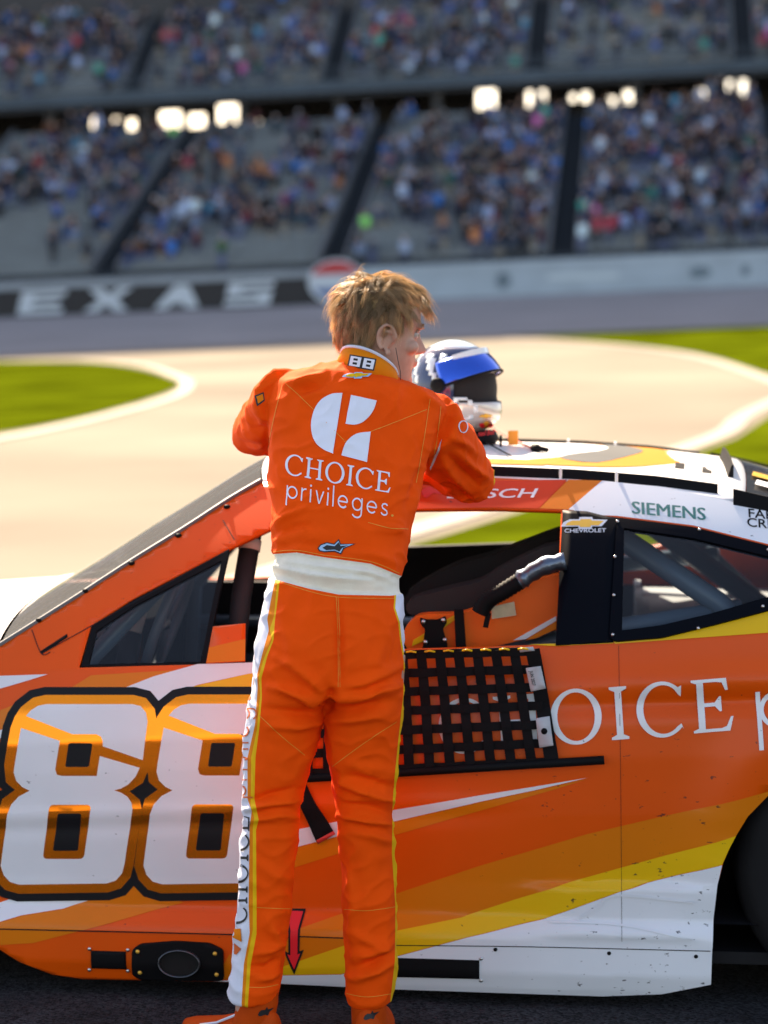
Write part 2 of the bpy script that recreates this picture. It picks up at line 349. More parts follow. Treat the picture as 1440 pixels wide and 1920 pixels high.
# ---- outer wall with lettering
M_wallw = mat('wall_white_paint', (.34, .41, .46), .6, var=.08, vscale=.8)
M_wallk = mat('wall_black_paint', (.012, .012, .014), .6)
M_wcap = mat('wall_cap_grey', (.28, .32, .35), .7, var=.1, vscale=1)
M_letw = mat('wall_letter_white', (.5, .56, .6), .6)
M_red = mat('emblem_red', (.45, .03, .03), .6); M_blue = mat('emblem_blue', (.05, .10, .28), .6)
def wallbox(mb, u0, u1, v0, v1, w0, w1, n=24):
    rings = []
    for i in range(n + 1):
        u = u0 + (u1 - u0) * i / n; rings.append([SW(u, v0, w0), SW(u, v1, w0), SW(u, v1, w1), SW(u, v0, w1)])
    mb.loft(rings)
UB = -2.7                                   # where the black stretch ends
def one_wall(name, u0, u1, m, label):
    e = empty(name, SW((u0 + u1) / 2, 0, 0)); tag(e, label, 'wall')
    T = Matrix.Translation(-Vector(e.location))
    def fin(mb, nm, mm):
        mb.V = [tuple(T @ Vector(v)) for v in mb.V]; return fix_normals(mb.build(nm, mm, e))
    a = MB(); wallbox(a, u0, u1, 0, .8, -.3, 1.28); fin(a, 'wall_face', m)
    a = MB(); wallbox(a, u0, u1, -.05, .9, 1.283, 1.62); fin(a, 'wall_cap', M_wcap if 'black' in label else M_wallw)
    return e, T, fin
wk, Tk, fink = one_wall('track_wall', -110, UB, M_wallk, 'black painted stretch of track wall with big white letters')
ww, Tw, finw = one_wall('track_wall', UB + .004, 110, M_wallw, 'long white painted stretch of track wall on the right')
def wall_decal(bm, nm, m, parent, off):
    for v in bm.verts: v.co = Vector(SW(v.co.x, -off, v.co.y)) - Vector(parent.location)
    return frombm(nm, bm, m, parent)
# letters T E X A S, wide blocky italics, placed along the black stretch
def block_word():
    out = []; h = 1.05; z0 = .12
    def q(u, pts, wd): out.append([[(u + a * wd + b * .25 * h, z0 + b * h) for a, b in pts]])
    E_ = [(0, 0), (1, 0), (1, .24), (.3, .24), (.3, .39), (.9, .39), (.9, .61), (.3, .61), (.3, .76), (1, .76), (1, 1), (0, 1)]
    T_ = [(.35, 0), (.65, 0), (.65, .76), (1, .76), (1, 1), (0, 1), (0, .76), (.35, .76)]
    X_ = [(0, 0), (.32, 0), (.5, .3), (.68, 0), (1, 0), (.68, .5), (1, 1), (.68, 1), (.5, .7), (.32, 1), (0, 1), (.32, .5)]
    A_ = [(0, 0), (.3, 0), (.36, .2), (.64, .2), (.7, 0), (1, 0), (.65, 1), (.35, 1)]
    S_ = [(0, 0), (1, 0), (1, .6), (.3, .6), (.3, .76), (1, .76), (1, 1), (0, 1), (0, .39), (.7, .39), (.7, .24), (0, .24)]
    for u, g in ((-21.6, T_), (-17.0, E_), (-13.9, X_), (-10.6, A_), (-7.35, S_)): q(u, g, 2.1)
    return out
for lp in block_word(): wall_decal(flat_bm(lp, 1, .4), 'letter', M_letw, wk, .02)
# oval emblem rising above the wall
em = empty('oval_sign', SW(-2.2, -.1, 0)); tag(em, 'oval red, white and blue emblem board on the track wall', 'sign')
def oval(rx, rz, cz, v0, v1, nm, m, half=None):
    a0, a1 = (0, 360) if half is None else half
    ring = arc(-2.2, cz, rx, rz, a0, a1, 28); mb = MB()
    mb.loft([[Vector(SW(p[0], v, p[1])) - Vector(em.location) for p in ring[:-1] if True] for v in (v0, v1)]); fix_normals(mb.build(nm, m, em))
oval(1.25, 1.0, 1.05, -.16, -.07, 'board', M_letw); oval(1.05, .62, 1.3, -.175, -.162, 'red_field', M_red, (5, 180)); oval(1.05, .6, .95, -.175, -.162, 'blue_field', M_blue, (200, 340))
# dark marks on the white wall
for u, wd, hh in ((5.4, .7, .75), (9.0, 3.2, .35), (14.2, 1.0, .5), (16.2, .4, .5)):
    pts = arc(u, .75, wd / 2, hh / 2, 0, 360, 14)[:-1] if wd < 1.5 else [(u - wd / 2, .65), (u + wd / 2, .6), (u + wd / 2, .9), (u - wd / 2, .95)]
    wall_decal(flat_bm([pts], .5, .4), 'sponsor_mark', mat('wall_mark', (.12, .17, .2) if wd < 1.5 else (.45, .53, .56), .6), ww, .02)

# ---- grandstands
M_bench = mat('aluminium_bench', (.25, .31, .37), .5, metal=0, var=.1, vscale=.5)
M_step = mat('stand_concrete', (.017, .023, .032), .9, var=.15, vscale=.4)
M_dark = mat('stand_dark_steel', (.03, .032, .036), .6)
M_fascia = mat('deck_fascia', (.075, .10, .125), .8, var=.12, vscale=.3, spec=.2)
UW = 75.0; M_rail = mat('aisle_rail_grey', (.12, .13, .14), .7)
AISLES = [-24.5, -13.3, -2.6, 8.0, 18.4, 29, 40, 51, 62, -36, -47, -58, -69]
def deck(name, label, rows, v0, w0, run, rise, aisles):
    e = empty(name, SW(0, v0, w0)); tag(e, label, 'grandstand'); o = Vector(e.location)
    def bl(mb, nm, m): mb.V = [tuple(Vector(v) - o) for v in mb.V]; return fix_normals(mb.build(nm, m, e))
    for r in range(rows):
        a = MB(); v = v0 + r * run; wz = w0 + r * rise
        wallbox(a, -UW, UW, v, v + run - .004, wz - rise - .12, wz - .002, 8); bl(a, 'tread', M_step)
        b = MB(); us_ = sorted(aisles); edges = [-UW] + [k for x in us_ for k in (x - .6, x + .6)] + [UW]
        for k in range(0, len(edges), 2):
            if edges[k + 1] - edges[k] < .5: continue
            wallbox(b, edges[k], edges[k + 1], v + run * .45, v + run * .85, wz + .36, wz + .42, 3)
            wallbox(b, edges[k], edges[k + 1], v + run * .86, v + run * .9, wz + .003, wz + .36, 3)
        bl(b, 'bench', M_bench)
    for x in aisles:                        # aisle side rails: one per aisle
        a = MB()
        for s in (-.64, .64):
            rings = []
            for k in (0, rows):
                v = v0 + k * run; wz = w0 + k * rise; rings.append([SW(x + s - .05, v, wz - .1), SW(x + s + .05, v, wz - .1), SW(x + s + .05, v, wz + .5), SW(x + s - .05, v, wz + .5)])
            a.loft(rings)
        bl(a, 'aisle_rail', M_rail)
    return e, bl
LR, LRUN, LRISE, LV0, LW0 = 30, .82, .275, 1.6, 1.75
lo, lob = deck('lower_grandstand', 'lower grandstand of long bench rows directly behind the track wall', LR, LV0, LW0, LRUN, LRISE, AISLES)
a = MB(); wallbox(a, -UW, UW, .95, 1.58, -.2, 1.9); lob(a, 'front_wall', M_step)
UR, URUN, URISE, UV0 = 40, .85, .50, LV0 + LR * LRUN + 2.2
UW0 = LW0 + LR * LRISE + 2.4
UA = [-29, -17.5, -6, 5.6, 17.2, 28.6, 40, 52, 64, -41, -53, -65]
up, upb = deck('upper_grandstand', 'upper grandstand deck with pale fascia above the dark concourse gap', UR, UV0, UW0, URUN, URISE, UA)
a = MB(); wallbox(a, -UW, UW, UV0 - .45, UV0 - .05, UW0 - .55, UW0 + .1); upb(a, 'fascia', M_fascia)
a = MB()
for k in range(3): wallbox(a, -UW, UW, UV0 - .5, UV0 - .46, UW0 + .38 + .22 * k, UW0 + .42 + .22 * k)
upb(a, 'guard_rail', M_fascia)
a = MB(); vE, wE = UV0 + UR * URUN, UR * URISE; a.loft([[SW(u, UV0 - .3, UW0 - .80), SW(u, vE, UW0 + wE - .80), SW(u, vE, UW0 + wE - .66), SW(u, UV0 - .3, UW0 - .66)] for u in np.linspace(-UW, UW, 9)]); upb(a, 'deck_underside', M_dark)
for k in range(-13, 14):
    a = MB(); wallbox(a, k * 5.6 - .22, k * 5.6 + .22, UV0 + .3, UV0 + .8, 0, UW0 - .82, 1); upb(a, 'column', M_dark)
# back of the concourse, closed but for a few openings to the sky
gaps = [(-24.7, -24.2), (-22.3, -21.6), (-20.6, -20.1), (-19.7, -19.2), (-17.7, -16.4), (-15.9, -14.9), (-14.1, -12.9), (-11.9, -11.5), (1.7, 2.8), (4.7, 5.8), (7.3, 7.6), (8.0, 8.4), (9.6, 10.0), (10.5, 11.0), (14.8, 15.3), (16.6, 17.7), (26, 28), (-32, -31)]
vb = UV0 + 9.0; x = -UW; a = MB()
for g0, g1 in gaps and sorted(gaps):
    wallbox(a, x, g0, vb, vb + .3, 0, UW0 + 8, 2); x = g1
wallbox(a, x, UW, vb, vb + .3, 0, UW0 + 8, 2); 
for g0, g1 in gaps:
    z0_ = UW0 - 1.25 + random.uniform(-.25, .2); z1_ = z0_ + min(1.2, .35 + .5 * (g1 - g0)) + random.uniform(-.1, .2); c_g = (g0 + g1) / 2; g0_, g1_ = g0, g1
    wallbox(a, g0 + .003, g1 - .003, vb + .01, vb + .29, z1_, UW0 + 8, 1); wallbox(a, g0 + .003, g1 - .003, vb + .01, vb + .29, 0, z0_, 1)
upb(a, 'concourse_back_wall', M_dark)
a = MB(); wallbox(a, -150, 90, UV0 + UR * URUN + .5, UV0 + UR * URUN + 9, UW0 + UR * URISE - 3, UW0 + UR * URISE + 66); upb(a, 'shade_tower', M_fascia)  # added out of view, oversized so that its shadow covers the far track
# ---- spectators: thousands that read as one mass
def crowd():
    pal = [((.06, .09, .20), 9), ((.30, .33, .42), 10), ((.5, .52, .58), 7), ((.015, .015, .02), 20), ((.35, .04, .05), 5), ((.03, .12, .30), 6), ((.14, .16, .2), 9), ((.6, .12, .28), 1), ((.05, .3, .2), 1), ((.45, .15, .05), 2), ((.25, .6, .1), .3), ((.08, .22, .28), 3), ((.2, .1, .08), 5)]
    cols = [c for c, _ in pal]; wt = np.array([q for _, q in pal], float); wt /= wt.sum()
    V, Fc, C = [], [], []
    def person(u, v, wz, c, hgt, stand):
        lean = random.uniform(-.06, .06); h0 = .42 if not stand else .85
        skin = random.choice([(.42, .25, .18), (.35, .2, .14), (.12, .07, .05)]); leg = random.choice([(.05, .06, .1), (.03, .03, .03), (.2, .18, .14), (.08, .1, .2)])
        def ring(cx, cv, cw, a, b): return [(cx - a, cv - b, cw), (cx + a, cv - b, cw), (cx + a, cv + b, cw), (cx - a, cv + b, cw)]
        segs = []
        if stand: segs += [([ring(u, v, wz, .13, .09), ring(u, v, wz + h0, .17, .11)], leg)]
        else: segs += [([ring(u, v - .28, wz + .02, .15, .08), ring(u, v - .26, wz + .48, .17, .09), ring(u, v, wz + .5, .17, .12)], leg)]
        segs += [([ring(u, v, wz + h0, .16, .11), ring(u + lean * .5, v, wz + h0 + .35, .23, .12), ring(u + lean, v, wz + h0 + .52, .20, .09), ring(u + lean, v, wz + h0 + .56, .07, .06)], c)]
        hz = wz + h0 + .57; hc = random.choice([(.05, .03, .02), (.02, .02, .02), (.5, .5, .52), c, (.2, .12, .06)])
        segs += [([ring(u + lean, v, hz, .06, .07), ring(u + lean, v, hz + .08, .085, .1), ring(u + lean, v, hz + .15, .085, .1)], skin), ([ring(u + lean, v, hz + .152, .09, .105), ring(u + lean, v, hz + .24, .05, .06)], hc)]
        for rings, cc in segs:
            b = len(V)
            for r_ in rings:
                for p in r_: V.append(SW(*p)); C.append(cc)
            for i in range(len(rings) - 1):
                for k in range(4): k2 = (k + 1) % 4; Fc.append((b + 4 * i + k, b + 4 * i + k2, b + 4 * i + 4 + k2, b + 4 * i + 4 + k))
            Fc.append((b + 4 * len(rings) - 4, b + 4 * len(rings) - 3, b + 4 * len(rings) - 2, b + 4 * len(rings) - 1))
    def fill(rows, v0, w0, run, rise, aisles, u0, u1, occ):
        for r in range(rows):
            u = u0
            while u < u1:
                u += random.uniform(.46, .6)
                if any(abs(u - x) < .78 for x in aisles): continue
                dens = occ(u, r) + .55 * noise.noise(Vector((u * .16, r * .21, v0)))
                if random.random() < dens:
                    c = cols[rng.choice(len(cols), p=wt)]; f = random.uniform(.08, .36) if random.random() < .70 else random.uniform(.7, 1.5); person(u, v0 + r * run + run * .6, w0 + r * rise, tuple(min(.8, k * f * q) for k, q in zip(c, (.8, .97, 1.2))), 1, random.random() < .3)
    fill(LR, LV0, LW0, LRUN, LRISE, AISLES, -46, 46, lambda u, r: (.33 + .013 * max(-20, min(20, u)) + .012 * r) if r < LR - 2 else .22)
    fill(17, UV0, UW0, URUN, URISE, UA, -48, 48, lambda u, r: .52)
    me = bpy.data.meshes.new('crowd'); me.from_pydata(V, [], Fc); me.update()
    ca = me.color_attributes.new('cloth', 'FLOAT_COLOR', 'POINT'); ca.data.foreach_set('color', np.array([(*c, 1) for c in C], 'f').ravel())
    m, t, b = nodes('crowd_clothes'); an = t.nodes.new('ShaderNodeVertexColor'); an.layer_name = 'cloth'; t.links.new(an.outputs[0], b.inputs['Base Color']); b.inputs['Roughness'].default_value = .9
    return tag(link('crowd', me, m), 'spectators filling the grandstand benches in mixed colours', 'crowd', kind='stuff')
crowd()
# ================================================================== RACE CAR
YAW = R(5.3); P0 = Vector((0, 5.7, 0))
EX = Vector((math.cos(YAW), -math.sin(YAW), 0)); EY = Vector((math.sin(YAW), math.cos(YAW), 0))
car = empty('race_car', P0, -YAW)
tag(car, 'orange, white and yellow stock race car numbered 88 behind the driver', 'race car')
def car_w(p): return P0 + EX * p[0] + EY * p[1] + Vector((0, 0, p[2]))
def to_car(v): v = Vector(v) - P0; return Vector((v.dot(EX), v.dot(EY), v.z))
WID = 1.99
LOWP = [(.0, .035), (.05, .012), (.09, 0), (.172, 0), (.186, .004), (.222, .036), (.30, .034), (.45, .022), (.58, .020), (.66, .024), (.74, .038), (.80, .056), (.84, .07)]
def lowprof(z):
    if z <= LOWP[0][0]: return LOWP[0][1]
    for (a, b), (c, d) in zip(LOWP, LOWP[1:]):
        if z <= c: t = (z - a) / (c - a); return b + (d - b) * t
    return LOWP[-1][1]
def zbelt(x): return .803 + (x + .738) * .065
def S(x, z):                                # depth of the near flank at (x, z)
    zb = zbelt(x); k = zb / .84
    if z <= zb:
        y = lowprof(z + (z / k - z) * sstep(.2, .5, z))
        # shoulder crease of the rear quarter and a shallow door crease
        if x > .1:
            f = sstep(.1, .9, x); zc = .765 + .045 * (x - .5); y += f * (.016 * math.exp(-((z - zc + .03) / .022) ** 2) - .012 * math.exp(-((z - zc - .03) / .03) ** 2))
        zc2 = .455 + .05 * x; y += .0035 * math.exp(-((z - zc2) / .02) ** 2) * (1 - sstep(.1, .4, x)) - .0035 * math.exp(-((z - zc2 - .035) / .02) ** 2) * (1 - sstep(.1, .4, x))
        # flares around the wheels
        for cx in (1.19, -1.60):
            d = math.hypot(x - cx, z - .355); y -= .022 * math.exp(-((d - .40) / .07) ** 2) * sstep(.12, .3, z)
        # panel kick behind the front of the rear wheel
        if .30 < x < .80 and .17 < z < .34:
            e = sstep(.30, .46, x) * sstep(.17, .20, z) * (1 - sstep(.295, .31, z - .02 * (x - .5))) * (1 - sstep(.745, .77, x)); y -= .018 * e
    else:
        y = .07 + (z - zb) * .88 - .03 * math.sin(min(1, (z - zb) / .4) * math.pi)
    if x < -1.9: y += .34 * ((-1.9 - x) / .72) ** 2.2
    if x > 1.75: y += .22 * ((x - 1.75) / .55) ** 2
    return y
def side_px(px, py):                        # line of sight -> (x, z) on the flank
    d = ray(px, py); o = CAMO - P0; yc = .05
    for _ in range(14):
        t = (yc - o.dot(EY)) / d.dot(EY); q = o + d * t; x, z = q.dot(EX), q.z; yc = .5 * yc + .5 * S(x, z)
    return (x, z)
def SP(pts): return [side_px(*p[:2]) for p in pts]
def on_side(bm, off, mirror=False):
    for v in bm.verts:
        x, z = v.co.x, v.co.y; y = S(x, z) - off; v.co = Vector((x, WID - y if mirror else y, z))
    return bm
def decal(name, loops_px, m, off, parent=car, conv=True, d=.04, thick=0):
    if loops_px and not isinstance(loops_px[0][0], (list, tuple)): loops_px = [loops_px]
    loops = [SP(l) for l in loops_px] if conv else loops_px
    bm = on_side(flat_bm(loops, .04, .01), off); orient(bm)
    return frombm(name, bm, m, parent, True)
def orient(bm, toward=Vector((0, -1, .2))):
    for f in bm.faces:
        f.normal_update()
        if f.normal.dot(toward) < 0: f.normal_flip()
def solid(o, th, off=-1):
    md = o.modifiers.new('thickness', 'SOLIDIFY'); md.thickness = th; md.offset = off; return o
OR = (.72, .086, .001); AMB = (.66, .175, .002); YEL = (.74, .45, .004); WHT = (.70, .73, .77)
C_or = paint('wrap_orange', OR); C_am = paint('wrap_amber', AMB); C_ye = paint('wrap_yellow', YEL); C_wh = paint('wrap_white', WHT)
C_rd = paint('wrap_red_orange', (.60, .045, .002)); C_bk = paint('wrap_black', (.003, .0035, .006), .6, dirt=0)
C_foil = paint('foil_orange', (.95, .26, .012), .16, .85, 0)
M_blk = mat('black_plastic', (.005, .005, .006), .6, spec=.1); M_navy = mat('pillar_black', (.002, .003, .006), .5, spec=.05)
M_rub = mat('tyre_rubber', (.010, .010, .011), .8, var=.2, vscale=9, bump=.5, bscale=60, spec=.2); M_steel = mat('bolt_steel', (.55, .55, .56), .3, 1)
M_cage = mat('cage_tube', (.10, .145, .19), .4); M_int = mat('interior_carbon', (.010, .010, .012), .65, var=.2, spec=.2); M_grey = mat('interior_grey', (.34, .35, .37), .5, var=.15)
M_glass = glassmat('window_polycarbonate'); M_white = mat('plain_white', (.78, .78, .78), .5); M_gold = mat('emblem_gold', (.75, .45, .06), .35, .4); M_silver = mat('emblem_silver', (.7, .72, .75), .3, .6)
M_teal = mat('letter_teal', (.0, .13, .13), .5)
# ---- flank outline with wheel arches and window openings (x, z)
arch_r = SP([(1333, 1840), (1335, 1790), (1338, 1720), (1345, 1660), (1356, 1618), (1378, 1568), (1402, 1530), (1440, 1490)])
arch_r += [(1.19 + .372 * math.cos(R(a)), .345 + .40 * math.sin(R(a))) for a in range(125, -15, -12)] + [(1.575, .13)]
arch_f = [(-1.60 + .40 * math.cos(R(a)), .345 + .40 * math.sin(R(a))) for a in range(215, -36, -12)]
top_edge = SP([(-4, 1214), (60, 1174), (150, 1117), (250, 1052), (350, 990), (430, 938), (490, 903)])       # along the windscreen pillar
ROOFZ = [(-.35, 1.233), (-.1, 1.248), (.18, 1.252), (.45, 1.243), (.65, 1.226), (.86, 1.196)]
outline = [(-2.60, .16), (-2.02, .12)] + arch_f + [(-1.22, .11)] + SP([(-60, 1755), (0, 1781), (39, 1805), (97, 1827), (155, 1836)]) + [(-.4, .046), (.142, .04), (.5, .046), (.72, .058)]
outline += [arch_r[0]] + arch_r[1:] + [(2.2, .22), (2.31, .30), (2.33, .55), (2.30, .90), (2.2, .985), (1.75, 1.0), (1.45, 1.045), (1.15, 1.115)] + ROOFZ[::-1] + top_edge[::-1][1:] + [(-1.05, .80), (-1.35, .785), (-1.75, .745), (-2.15, .68), (-2.5, .60), (-2.62, .45)]
win_d = SP([(148, 1252), (171, 1172), (250, 1122), (340, 1075), (432, 1027), (505, 992), (600, 968), (700, 957), (800, 954), (930, 953), (1052, 957), (1043, 1208), (745, 1217), (470, 1243)])
q_outer = SP([(1157, 969), (1300, 987), (1440, 1022), (1520, 1050), (1560, 1074), (1558, 1092), (1500, 1120), (1440, 1143), (1330, 1172), (1240, 1194), (1152, 1201), (1142, 1192)])
q_inner = SP([(1170, 989), (1300, 1008), (1440, 1042), (1505, 1066), (1525, 1080), (1500, 1095), (1440, 1118), (1330, 1150), (1240, 1171), (1166, 1181)])
for mir in (False, True):
    bm = flat_bm([outline, win_d, offset_loop(q_inner, .004)], .04, .01); on_side(bm, 0, mir); orient(bm, Vector((0, 1 if mir else -1, .2)))
    solid(frombm('side_panel', bm, C_or, car, True), .012)
# ---- livery on the near flank
L1, L2 = .0014, .0018
decal('stripe', [(-150, 1292), (-60, 1270), (0, 1267), (90, 1264), (45, 1278), (0, 1291), (-150, 1330)], C_wh, L1)
decal('stripe', [(134, 1289), (171, 1266), (300, 1258), (474, 1246), (474, 1290), (240, 1290)], C_am, L1)
decal('stripe', [(237, 1288), (288, 1268), (370, 1245), (500, 1241), (500, 1258), (465, 1263), (370, 1284), (296, 1315)], C_wh, L2)
decal('stripe', [(362, 1287), (465, 1263), (520, 1255), (520, 1290), (480, 1292)], C_ye, L2 + .0003)
decal('stripe', [(-160, 1725), (0, 1692), (23, 1684), (170, 1687), (120, 1703), (40, 1716), (0, 1728), (-160, 1765)], C_wh, L1)
decal('stripe', [(170, 1687), (249, 1660), (345, 1692), (159, 1743), (62, 1768), (-60, 1775), (-150, 1740), (0, 1729), (40, 1717), (120, 1704)], C_am, L1)
decal('stripe', [(-100, 1372), (-20, 1340), (24, 1322), (14, 1362), (-100, 1410)], C_am, L1)
decal('stripe', [(-100, 1413), (12, 1364), (10, 1380), (-100, 1430)], C_wh, L1)
spear_t = [(430, 1588), (552, 1556), (628, 1541), (735, 1519), (900, 1491), (1000, 1475), (1102, 1458)]
decal('stripe', spear_t + [(1000, 1482), (900, 1503), (735, 1541), (632, 1568), (556, 1588), (430, 1625)], C_wh, L2)
decal('stripe', [(430, 1626), (556, 1589), (632, 1569), (735, 1542), (900, 1504), (1000, 1483), (1102, 1460), (1040, 1480), (900, 1520), (735, 1567), (636, 1600), (556, 1625), (430, 1664)], C_am, L1)
decal('stripe', [(520, 1757), (560, 1741), (643, 1712), (744, 1675), (900, 1623), (1100, 1564), (1300, 1518), (1440, 1484), (1500, 1478), (1440, 1492), (1402, 1531), (1380, 1567), (1270, 1598), (1050, 1660), (865, 1720), (742, 1745), (647, 1772), (500, 1822), (400, 1840), (430, 1790)], C_am, L1)
ylow = [(1354, 1621), (1160, 1672), (1020, 1722), (875, 1757), (745, 1792), (640, 1826), (520, 1828)]
decal('stripe', [(500, 1822), (647, 1772), (742, 1745), (865, 1720), (1050, 1660), (1270, 1598), (1380, 1567), (1366, 1594)] + ylow, C_ye, L2)
decal('stripe', [(1354, 1622), (1345, 1660), (1338, 1720), (1335, 1790), (1333, 1846), (1240, 1864), (1130, 1868), (742, 1855), (480, 1842), (400, 1840), (520, 1829), (640, 1827), (745, 1793), (875, 1758), (1020, 1723), (1160, 1673)], C_wh, L1)
decal('stripe', [(1153, 1207), (1150, 1202), (1240, 1196), (1330, 1174), (1440, 1145), (1560, 1094), (1700, 1060), (1760, 1120), (1560, 1172), (1440, 1186)], C_ye, L1)
decal('stripe', [(1040, 1211), (1150, 1206), (1150, 1203), (990, 1208)], C_ye, L2)
decal('stripe', [(1012, 953), (1066, 899), (1129, 901), (1066, 955)], C_am, L1)
decal('stripe', [(1066, 955), (1129, 901), (1250, 914), (1385, 943), (1560, 975), (1760, 1010), (1760, 1062), (1562, 1074), (1520, 1047), (1440, 1020), (1300, 985), (1157, 967), (1130, 966)], C_wh, L1)
decal('stripe', [(700, 955), (700, 905), (1064, 899), (1010, 953), (930, 951)], C_rd, L1)
# hairline joints between the panels
def seam(pts_px, wd=.0025, m=C_bk, name='panel_joint', off=.0026):
    P = [Vector(q) for q in SP(smoothloop(pts_px, 5, False))]
    return decal(name, stroke([tuple(p) for p in P], wd)[0], m, off, conv=False, d=.06)
seam([(1160, 1210), (1163, 1400), (1165, 1600), (1166, 1765)], .0009); seam([(742, 1772), (1000, 1775), (1332, 1783)], .0022); seam([(-20, 1741), (440, 1752), (745, 1762)], .003)
seam([(60, 1180), (78, 1225), (95, 1222)], .002); seam([(78, 1225), (250, 1130), (430, 1030)], .002); seam([(418, 975), (440, 1012)], .002)
seam([(1082, 1724), (1120, 1700), (1158, 1678), (1300, 1692)], .005, C_wh, 'panel_crease', .006); seam([(1030, 1727), (1165, 1733), (1298, 1762)], .004, C_wh, 'panel_crease', .005)
# ---- door number 88: black keyline, orange foil, white halves, dark counters
def Z7(pts, dx=0, dy=0): return [(q[0] * .3889 + dx * .3889, 1240 + q[1] * .3889 + dy * .3889) for q in pts]
W_out = [(103, 330), (112, 290), (135, 250), (180, 215), (225, 205), (640, 205), (680, 215), (705, 245), (713, 290), (690, 475), (675, 515), (655, 555), (620, 592), (585, 612), (552, 620), (585, 632), (615, 650), (635, 680), (640, 712), (602, 975), (590, 1020), (560, 1055), (515, 1069), (95, 1075), (50, 1062), (20, 1030), (5, 985), (36, 740), (55, 690), (92, 650), (145, 622), (110, 605), (80, 575), (68, 535), (72, 500)]
W_key = [(95, 330), (112, 285), (135, 250), (180, 215), (225, 205), (640, 205), (680, 215), (705, 245), (713, 290), (690, 475), (655, 555), (552, 620), (635, 690), (640, 712), (602, 975), (590, 1020), (560, 1055), (515, 1069), (95, 1075), (50, 1062), (20, 1030), (5, 985), (36, 740), (50, 690), (145, 622), (72, 560), (66, 500)]
W_up = [(127, 262), (150, 235), (185, 213), (225, 205), (640, 205), (680, 215), (705, 245), (713, 290), (690, 475), (497, 408), (497, 385), (488, 361), (465, 350), (350, 350)]
W_lo = [(103, 320), (290, 382), (268, 520), (276, 545), (300, 551), (468, 551), (483, 455), (675, 512), (655, 555), (620, 592), (585, 612), (552, 620), (585, 632), (615, 650), (635, 680), (640, 712), (602, 975), (590, 1020), (560, 1055), (515, 1069), (95, 1075), (50, 1062), (20, 1030), (5, 985), (36, 740), (55, 690), (92, 650), (145, 622), (110, 605), (80, 575), (68, 535), (72, 500)]
W_hole = roundloop([(240, 690), (441, 690), (406, 951), (208, 951)], 22)
K_up = roundloop([(332, 394), (447, 394), (430, 508), (316, 508)], 10); K_lo = roundloop([(280, 733), (393, 733), (377, 912), (257, 912)], 10)
for i, (dx, dy) in enumerate(((0, 0), (688, -2))):
    e = .0003 * i
    num = decal('number', Z7(offset_loop(W_key, 82), dx, dy), C_bk, .0024 + e); num['label'] = 'black outlined racing number eight'
    decal('number_foil', Z7(offset_loop(W_key, 44), dx, dy), C_foil, .0031 + e, num)
    decal('number_fill', Z7(W_up, dx, dy), C_wh, .0038 + e, num); decal('number_fill', [Z7(W_lo, dx, dy), Z7(W_hole, dx, dy)], C_wh, .0038 + e, num)
    decal('number_counter', Z7(K_up, dx, dy), C_bk, .0038 + e, num); decal('number_counter', Z7(K_lo, dx, dy), C_bk, .0038 + e, num)
# ---- lettering on the flank
def side_word(name, polys, m, off=.0028, d=.03):
    P = [[SP(l) for l in poly] for poly in polys]; bm = on_side(polys_bm(P, d * 2, d), off); orient(bm); return frombm(name, bm, m, car, True)
C_let = paint('wrap_letter_white', (.78, .80, .82), .4)
ux, uy = (96, -7.9), (-6.5, -99)
lw_, adv = write('CHOICE', serif_glyph, (826, 1414), ux, uy, .14)
side_word('lettering', lw_, C_let)
decal('sponsor_mark', smoothloop([(790, 922), (805, 912), (818, 919), (829, 914), (826, 926), (812, 924), (800, 934)], 3), mat('mark_red', (.6, .01, .01), .5), .0028)
lw_, _ = write('privileges', sans_glyph, (1421, 1368), (115, -9), (-8, -114), .08); side_word('lettering', lw_, C_let)
def side_text(name, s, org, ux, uy, m, shear=0, bold=0, sx=1.0, off=.0028, parent=car):
    V, Fc, _ = text_polys(s, org, ux, uy, shear, bold, sx); V = SP(V); bm = on_side(tris_bm(V, Fc, .1, .03), off); orient(bm); return frombm(name, bm, m, parent)
for k_ in (0, 1): side_text('lettering', 'SIEMENS', (1183.5 + 1.8 * k_, 962), (33.5, 3.1), (-1.2, -24), M_teal, bold=0, sx=1.12, off=.0028 + .0003 * k_)
side_text('lettering', 'FARM', (1402, 969), (29, 3), (-1, -17), M_blk, bold=.01); side_text('lettering', 'CREDIT', (1400, 986), (29, 3), (-1, -17), M_blk, bold=.01)
side_text('lettering', 'BOSCH', (834, 934), (36.5, -.4), (0, -17.5), M_white, shear=.25, bold=.01, sx=1.42)
# jacking arrow
decal('jack_arrow', [(534, 1703), (574, 1703), (563, 1742), (562, 1783), (570, 1780), (552, 1827), (532, 1782), (541, 1786), (541, 1742)], C_bk, .003)
decal('jack_arrow', [(539, 1707), (569, 1707), (559, 1742), (558, 1789), (563, 1787), (552, 1817), (539, 1788), (545, 1791), (545, 1742)], paint('arrow_red', (.75, .02, .03)), .0038)
